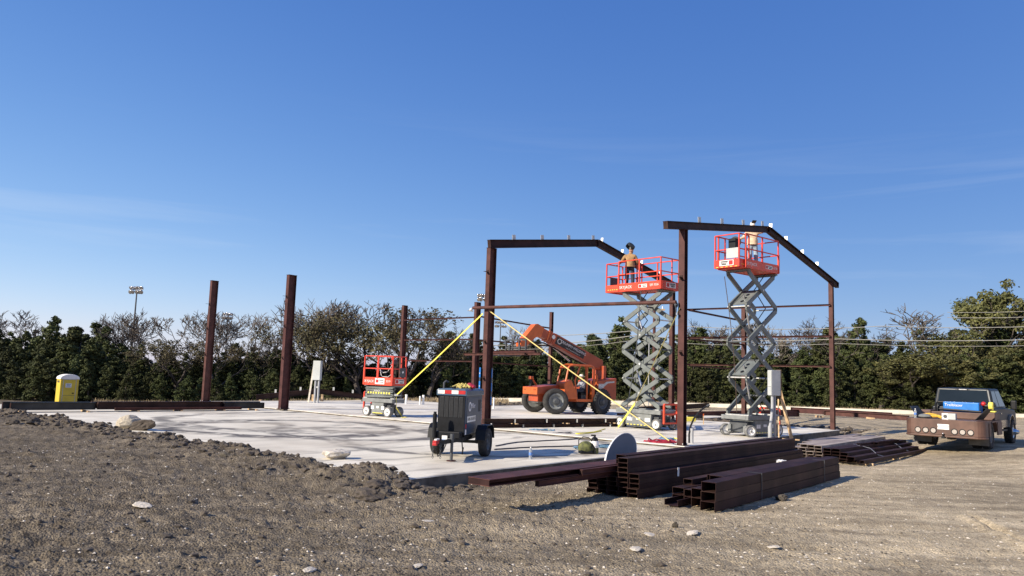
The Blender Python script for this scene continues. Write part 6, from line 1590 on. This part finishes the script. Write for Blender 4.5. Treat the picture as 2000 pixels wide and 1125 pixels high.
cable([(968, 872), (1010, 865), (1060, 862), (1115, 859), (1128, 856), (1124, 851), (1112, 846)], .018, 'cable', 'upper dark cable snaking right from the generator wheel', PORCH, wob=.02)
cable([(966, 879), (1030, 875), (1090, 873), (1135, 872), (1165, 871), (1200, 868), (1225, 866), (1258, 866)], .018, 'cable', 'lower dark cable running right from the generator wheel past the bag', PORCH, wob=.02)
cable([(980, 841), (1015, 845), (1040, 844), (1075, 842), (1120, 840), (1180, 841), (1204, 832)], .016, 'cable', 'dark cable running along the slab behind the coils to the near lift', PORCH, wob=.02)
def coil(px, py, z, rx, n, r, m, label, seed, extra=None):
    p = on(px, py, z); t = thing('cable_coil', label, 'cable coil', (p.x, p.y, z)); r_ = random.Random(seed)
    pts = []
    for k in range(n * 10):
        a = 2 * math.pi * k / 10; rr = rx * r_.uniform(.6, 1.08)
        pts.append((rr * math.cos(a) * 1.3 + r_.uniform(-.05, .05), rr * math.sin(a) * .9, r + .045 * r_.random() * (1 + (k // 10) * .25)))
    MB().tube(pts, r, 5).build('cable_loops', M[m], t, smooth=True)
    if extra:
        MB().tube([(.1, .1, .03), (.25, .18, .07), (.4, .05, .05), (.5, -.05, .03), (.35, -.1, .03)], .022, 6).build('yellow_webbing', M[extra], t, smooth=True)
    return t
coil(1058, 844, PORCH, .38, 7, .016, 'rope_blue', 'blue cable coil with yellow webbing behind the generator, left of the dark loops', 1, 'yellow')
coil(1108, 850, PORCH, .33, 5, .014, 'cable', 'dark thin cable loops in the middle of the porch slab', 2)
coil(1133, 878, PORCH, .16, 5, .014, 'rope_blue', 'small blue coil left of the green bag', 3)
coil(1185, 875, PORCH, .2, 5, .014, 'rope_blue', 'small blue coil right of the green bag', 4)
coil(1291, 868, PORCH, .42, 10, .02, 'redcable', 'dark red cable coil on the slab left of the nearest column', 5)
coil(1303, 860, 0.0, .2, 5, .016, 'rope_blue', 'blue cable tangle at the foot of the nearest column', 6, 'yellow')
# hanging lines
def hang(p0, p1, m, label, r=.014, sag=.3):
    p0, p1 = Vector(p0), Vector(p1)
    tag(MB().tube([p0.lerp(p1, k / 16) + Vector((sag * .3 * math.sin(math.pi * k / 16), 0, 0)) for k in range(17)], r, 5).build('hanging_line', M[m], smooth=True), label, 'line')
hang(at(1252, 568, 30.2), at(1222, 812, 30.9), 'dgrey', 'dark line hanging from the near lift basket down to its base', .018)
hang(at(1415, 540, 28.5), at(1440, 828, 28.9), 'boot', 'brown line hanging from the far lift basket to the slab', .014)

# ------------------------------------------------------------------ bag, sprayer, disc
p = on(1144, 886, PORCH)
bg_ = thing('tool_bag', 'green and black tool bag with a looped handle on the slab', 'bag', p, R(10))
MB().ell((0, 0, .16), (.22, .16, .17), 16, 10).build('bag_body', M['bag_green'], bg_, smooth=True)
MB().bb(-.18, .18, -.13, .13, .0, .1).build('bag_base', M['black'], bg_, bevel=.03)
MB().tube([(-.2, 0, .2), (-.2, 0, .36), (-.08, 0, .44), (.08, 0, .42), (.2, 0, .28)], .012, 6).build('bag_handle', M['black'], bg_, smooth=True)
MB().tube([(.12, -.14, .28), (.2, -.16, .15), (.22, -.15, .02)], .022, 6).build('bag_strap', M['black'], bg_, smooth=True)
p = on(1161, 886, PORCH)
spr = thing('pump_sprayer', 'white and green pump sprayer bottle beside the tool bag', 'sprayer', p)
MB().lathe([(0, 0), (.10, 0), (.11, .02), (.11, .16)], n=18).build('lower_tank', M['bag_green'], spr, smooth=True)
MB().lathe([(.11, .16), (.11, .30), (.09, .34)], n=18).build('upper_tank', M['white'], spr, smooth=True)
MB().lathe([(.092, .335), (.085, .40), (.05, .43), (.03, .44), (.03, .50), (0, .50)], n=16).build('pump_head', M['black'], spr, smooth=True)
MB().bb(-.10, .03, -.015, .015, .46, .50).build('pump_handle', M['black'], spr)
MB().tube([(-.08, 0, .36), (-.13, 0, .30), (-.12, 0, .2)], .012, 6).build('nozzle', M['white'], spr)
dc = thing('oval_disc', 'grey oval tabletop-like disc leaning on edge behind the longest stack', 'disc', at(1213, 890, 17.9))
ob_ = MB().lathe([(0, -.016), (.5, -.016), (.5, .016), (0, .016)], n=40).build('disc_face', M['table'], dc)
MB().lathe([(.50, -.02), (.515, -.02), (.515, .02), (.50, .02), (.50, -.02)], n=40).build('edge_band', M['white'], dc)
zd = Vector((.75, -.60, .25)).normalized(); hh_ = Vector((.62, .78, 0)); hh_ = (hh_ - zd * hh_.dot(zd)).normalized(); ww_ = zd.cross(hh_)
xd = (hh_ * math.cos(R(24)) + ww_ * math.sin(R(24))) * 1.62; yd = zd.cross(xd).normalized() * .80
lc = dc.location.copy()
dc.matrix_world = Matrix(((xd.x, yd.x, zd.x, lc.x), (xd.y, yd.y, zd.y, lc.y), (xd.z, yd.z, zd.z, lc.z), (0, 0, 0, 1)))

# ------------------------------------------------------------------ people
def person(name, label, loc, rz, J, zones, hat=None, grip=None, head_turn=0.0):
    """J: joint positions in local coordinates (x right, y forward, z up)."""
    root = thing(name, label, 'person', loc, rz)
    names = ['pelvis', 'waist', 'chest', 'neck', 'head0', 'sL', 'eL', 'wL', 'sR', 'eR', 'wR', 'hL', 'kL', 'aL', 'tL', 'hR', 'kR', 'aR', 'tR']
    rad_ = dict(pelvis=(.175, .135), waist=(.175, .135), chest=(.20, .14), neck=(.06, .06), head0=(.055, .06), sL=(.095, .095), eL=(.068, .068), wL=(.042, .042), sR=(.095, .095), eR=(.068, .068), wR=(.042, .042), hL=(.12, .12), kL=(.085, .085), aL=(.066, .066), tL=(.045, .04), hR=(.12, .12), kR=(.085, .085), aR=(.066, .066), tR=(.045, .04))
    ed = [('pelvis', 'waist'), ('waist', 'chest'), ('chest', 'neck'), ('neck', 'head0'), ('chest', 'sL'), ('sL', 'eL'), ('eL', 'wL'), ('chest', 'sR'), ('sR', 'eR'), ('eR', 'wR'), ('pelvis', 'hL'), ('hL', 'kL'), ('kL', 'aL'), ('aL', 'tL'), ('pelvis', 'hR'), ('hR', 'kR'), ('kR', 'aR'), ('aR', 'tR')]
    ix = {n_: i_ for i_, n_ in enumerate(names)}
    me = bpy.data.meshes.new('skel'); me.from_pydata([J[n_] for n_ in names], [(ix[a], ix[b]) for a, b in ed], [])
    ob = bpy.data.objects.new('skel', me); COL.objects.link(ob)
    md = ob.modifiers.new('skin', 'SKIN'); md.use_smooth_shade = True; md.branch_smoothing = .6
    for i_, n_ in enumerate(names):
        me.skin_vertices[0].data[i_].radius = rad_[n_]; me.skin_vertices[0].data[i_].use_root = n_ == 'pelvis'
    s_ = ob.modifiers.new('sub', 'SUBSURF'); s_.levels = 2; s_.render_levels = 2
    dg = bpy.context.evaluated_depsgraph_get()
    bm_ = bpy.data.meshes.new_from_object(ob.evaluated_get(dg)); bpy.data.objects.remove(ob, do_unlink=True)
    bm_.materials.clear()
    for z_ in ('shirt', 'pants', 'skin', 'boot'): bm_.materials.append(zones[z_])
    zone = {('pelvis', 'waist'): 1, ('waist', 'chest'): 0, ('chest', 'neck'): 0, ('neck', 'head0'): 2, ('chest', 'sL'): 0, ('chest', 'sR'): 0, ('sL', 'eL'): 0, ('sR', 'eR'): 0, ('eL', 'wL'): 0, ('eR', 'wR'): 0}
    segs = [(Vector(J[a]), Vector(J[b]), a, b) for a, b in ed]
    for f_ in bm_.polygons:
        c_ = f_.center; best = None
        for a, b, na_, nb_ in segs:
            d_ = b - a; t_ = max(0, min(1, (c_ - a).dot(d_) / max(d_.length_squared, 1e-9))); q_ = (c_ - a - d_ * t_).length
            if best is None or q_ < best[0]: best = (q_, na_, nb_, t_)
        _, na_, nb_, t_ = best
        if (na_, nb_) in zone:
            mi = zone[(na_, nb_)]
            if na_ == 'pelvis': mi = 0 if t_ > .25 or c_.z > J['pelvis'][2] + .03 else 1
            if nb_ in ('wL', 'wR') and t_ > .86: mi = 2
        else: mi = 1
        if na_ in ('aL', 'aR') or (nb_ in ('aL', 'aR') and t_ > .86): mi = 3
        f_.material_index = mi; f_.use_smooth = True
    # head, face and hands joined into the body mesh
    mb = MB(); mb.cur = 2
    hc = Vector(J['head0']) + Vector((0, .02, .085)); RZ = Matrix.Rotation(head_turn, 3, 'Z')
    mb.ell(hc, (.076, .095, .118), 18, 12, RZ)
    F = lambda x, y, z: hc + RZ @ Vector((x, y, z))
    mb.ell(F(0, .10, -.012), (.014, .024, .026), 8, 6, RZ)
    mb.ell(F(0, .075, -.075), (.04, .03, .03), 10, 6, RZ)
    for sx in (-1, 1):
        mb.ell(F(sx * .078, -.005, -.01), (.012, .022, .032), 8, 6, RZ)
    mb.cur = 3
    for sx in (-1, 1): mb.ell(F(sx * .03, .085, .012), (.013, .010, .008), 8, 5, RZ)
    mb.ell(F(0, .092, -.055), (.024, .008, .006), 8, 5, RZ)
    mb.cur = 2
    for s_2 in ('L', 'R'):
        w_, e_ = Vector(J['w' + s_2]), Vector(J['e' + s_2]); d_ = (w_ - e_).normalized()
        hd_ = Vector(grip[s_2]) if grip and s_2 in grip else d_
        hd_ = hd_.normalized(); sd_ = hd_.cross(Vector((0, 0, 1)))
        if sd_.length < .1: sd_ = hd_.cross(Vector((0, 1, 0)))
        sd_.normalize(); nn = sd_.cross(hd_).normalized()
        M3 = Matrix((sd_, hd_, nn)).transposed()
        pc_ = w_ + d_ * .02 + hd_ * .045
        mb.ell(pc_, (.042, .055, .018), 12, 8, M3)
        for q_, (ln_, off) in enumerate(((.070, -.030), (.080, -.010), (.076, .010), (.060, .029))):
            b0_ = pc_ + hd_ * .038 + sd_ * off; b1_ = b0_ + hd_ * ln_ * .5 - nn * .006; b2_ = b1_ + hd_ * ln_ * .25 - nn * ln_ * .4
            mb.tube([b0_, b1_, b2_], [.0095, .009, .007], 6)
        sg_2 = 1 if s_2 == 'L' else -1
        b0_ = pc_ - hd_ * .02 + sd_ * (.036 * sg_2); mb.tube([b0_, b0_ + hd_ * .03 + sd_ * (.022 * sg_2) - nn * .01, b0_ + hd_ * .055 + sd_ * (.024 * sg_2) - nn * .03], [.011, .010, .008], 6)
    hm = mb.mesh('extra', [zones['shirt'], zones['pants'], zones['skin'], M['boot']], True)
    bmm = bmesh.new(); bmm.from_mesh(bm_); bmm.from_mesh(hm); bmm.to_mesh(bm_); bmm.free()
    bo = inst(bm_, 'body', root)
    # shirt hem and collar, belt
    pe_, wa_ = Vector(J['pelvis']), Vector(J['waist'])
    if zones.get('hem', True):
        MB().lathe([(.19, -.05), (.205, -.055), (.198, .12), (.18, .2)], c=pe_ + Vector((0, 0, .05)), ax=(wa_ - pe_), n=20).build('shirt_hem', zones['shirt'], root, smooth=True)
    MB().lathe([(.062, .0), (.075, .0), (.072, .045), (.06, .045)], c=Vector(J['neck']) - Vector((0, .005, .02)), n=14).build('collar', zones['shirt'], root, smooth=True)
    if hat: hat(root, hc, RZ)
    return root
def welding_hood(root, hc, RZ):
    # helmet flipped up on the head: shell tilted over the crown
    tilt = RZ @ Matrix.Rotation(R(58), 3, 'X')
    mb = MB(); n = 16; rows = [(.045, .20), (.11, .17), (.135, .08), (.14, -.03), (.125, -.12)]
    vs = []
    for r_, z_ in rows:
        for k in range(n):
            a = math.pi * (-.12 + 1.24 * k / (n - 1)); vs.append(hc + Vector((0, 0, .10)) + tilt @ Vector((r_ * math.cos(a) * 1.15, r_ * math.sin(a) * 1.25, z_ + .04)))
    mb.add(vs, [(i_ * n + j_, i_ * n + j_ + 1, (i_ + 1) * n + j_ + 1, (i_ + 1) * n + j_) for i_ in range(len(rows) - 1) for j_ in range(n - 1)])
    o_ = mb.build('welding_helmet', M['hood'], root, smooth=True)
    sd_ = o_.modifiers.new('solid', 'SOLIDIFY'); sd_.thickness = .008
    MB().lathe([(.082, -.02), (.104, -.02), (.10, .03), (.08, .085), (.0, .105)], c=hc + Vector((0, -.005, .045)), n=18).build('cap', M['hood'], root, smooth=True)
def cap_hood(root, hc, RZ):
    MB().lathe([(.086, -.03), (.098, -.03), (.096, .04), (.07, .10), (0, .125)], c=hc + Vector((0, -.005, .03)), n=18).build('skull_cap', M['cream'], root, smooth=True)
    M3 = RZ @ Matrix.Rotation(R(35), 3, 'X')
    MB().box(hc + RZ @ Vector((0, .12, .13)), (.17, .16, .02), M3).build('raised_visor', M['hood'], root, bevel=.01)
def straw_hat(root, hc, RZ):
    MB().lathe([(.17, .03), (.172, .035), (.10, .05), (.092, .12), (.05, .135), (0, .13)], c=hc + Vector((0, 0, .02)), n=20).build('brimmed_hat', M['cream'], root, smooth=True)

f1 = Vector(c1) + Vector((math.cos(L1ang), math.sin(L1ang), 0)) * -1.0
J1 = dict(pelvis=(0, 0, .93), waist=(0, .01, 1.12), chest=(.01, .03, 1.36), neck=(.02, .05, 1.52), head0=(.03, .06, 1.58), sL=(-.19, .02, 1.43), eL=(-.34, .12, 1.20), wL=(-.50, .30, 1.10), sR=(.20, .04, 1.43), eR=(.30, .10, 1.16), wR=(.34, .32, 1.02),
          hL=(-.10, 0, .86), kL=(-.12, .04, .48), aL=(-.13, -.01, .09), tL=(-.15, .17, .045), hR=(.10, 0, .86), kR=(.12, .05, .48), aR=(.13, .01, .09), tR=(.17, .18, .045))
person('person', 'person in an ochre shirt and dark jeans standing on the near raised lift, back turned', (f1.x, f1.y, ZF1 + .002), R(-14), J1, dict(shirt=M['shirt_tan'], pants=M['jeans_dark'], skin=M['skin'], boot=M['boot']), welding_hood, {'L': (-.7, .7, -.1), 'R': (.2, .9, -.2)}, R(-50))
f2 = Vector(c2) + e2 * .12 + n2 * .05
J2 = dict(pelvis=(0, 0, .93), waist=(0, .0, 1.12), chest=(0, .02, 1.36), neck=(0, .04, 1.52), head0=(0, .06, 1.58), sL=(-.19, .01, 1.43), eL=(-.36, .10, 1.42), wL=(-.48, .22, 1.50), sR=(.19, .02, 1.42), eR=(.34, .06, 1.20), wR=(.52, .16, 1.13),
          hL=(-.10, 0, .86), kL=(-.13, .05, .48), aL=(-.14, .0, .09), tL=(-.17, .16, .045), hR=(.10, 0, .86), kR=(.11, .06, .48), aR=(.11, .03, .09), tR=(.13, .20, .045))
person('person', 'person in khaki shirt and light jeans on the far raised lift, reaching to the rafter', (f2.x, f2.y, ZF2 + .002), R(168), J2, dict(shirt=M['shirt_khaki'], pants=M['jeans_light'], skin=M['skin'], boot=M['boot']), cap_hood, {'L': (-.6, .3, .7), 'R': (.8, .5, -.2)}, R(20))
J3 = dict(pelvis=(0, -.02, 1.24), waist=(0, -.06, 1.40), chest=(0, -.05, 1.64), neck=(0, .0, 1.80), head0=(0, .03, 1.86), sL=(-.18, -.03, 1.70), eL=(-.24, .12, 1.48), wL=(-.14, .36, 1.52), sR=(.18, -.03, 1.70), eR=(.24, .10, 1.46), wR=(.12, .36, 1.50),
          hL=(-.10, .03, 1.22), kL=(-.14, .44, 1.26), aL=(-.12, .50, .88), tL=(-.12, .66, .845), hR=(.10, .03, 1.22), kR=(.14, .44, 1.26), aR=(.12, .48, .88), tR=(.12, .64, .845))
d3_ = tele.location + th * (-.38) + tl * .75
person('person', 'person in a grey shirt and jeans seated at the wheel of the orange telehandler', (d3_.x, d3_.y, 0), TH - math.pi / 2, J3, dict(shirt=M['shirt_grey'], pants=M['jeans_dark'], skin=M['skin'], boot=M['boot'], hem=False), straw_hat, None, 0)
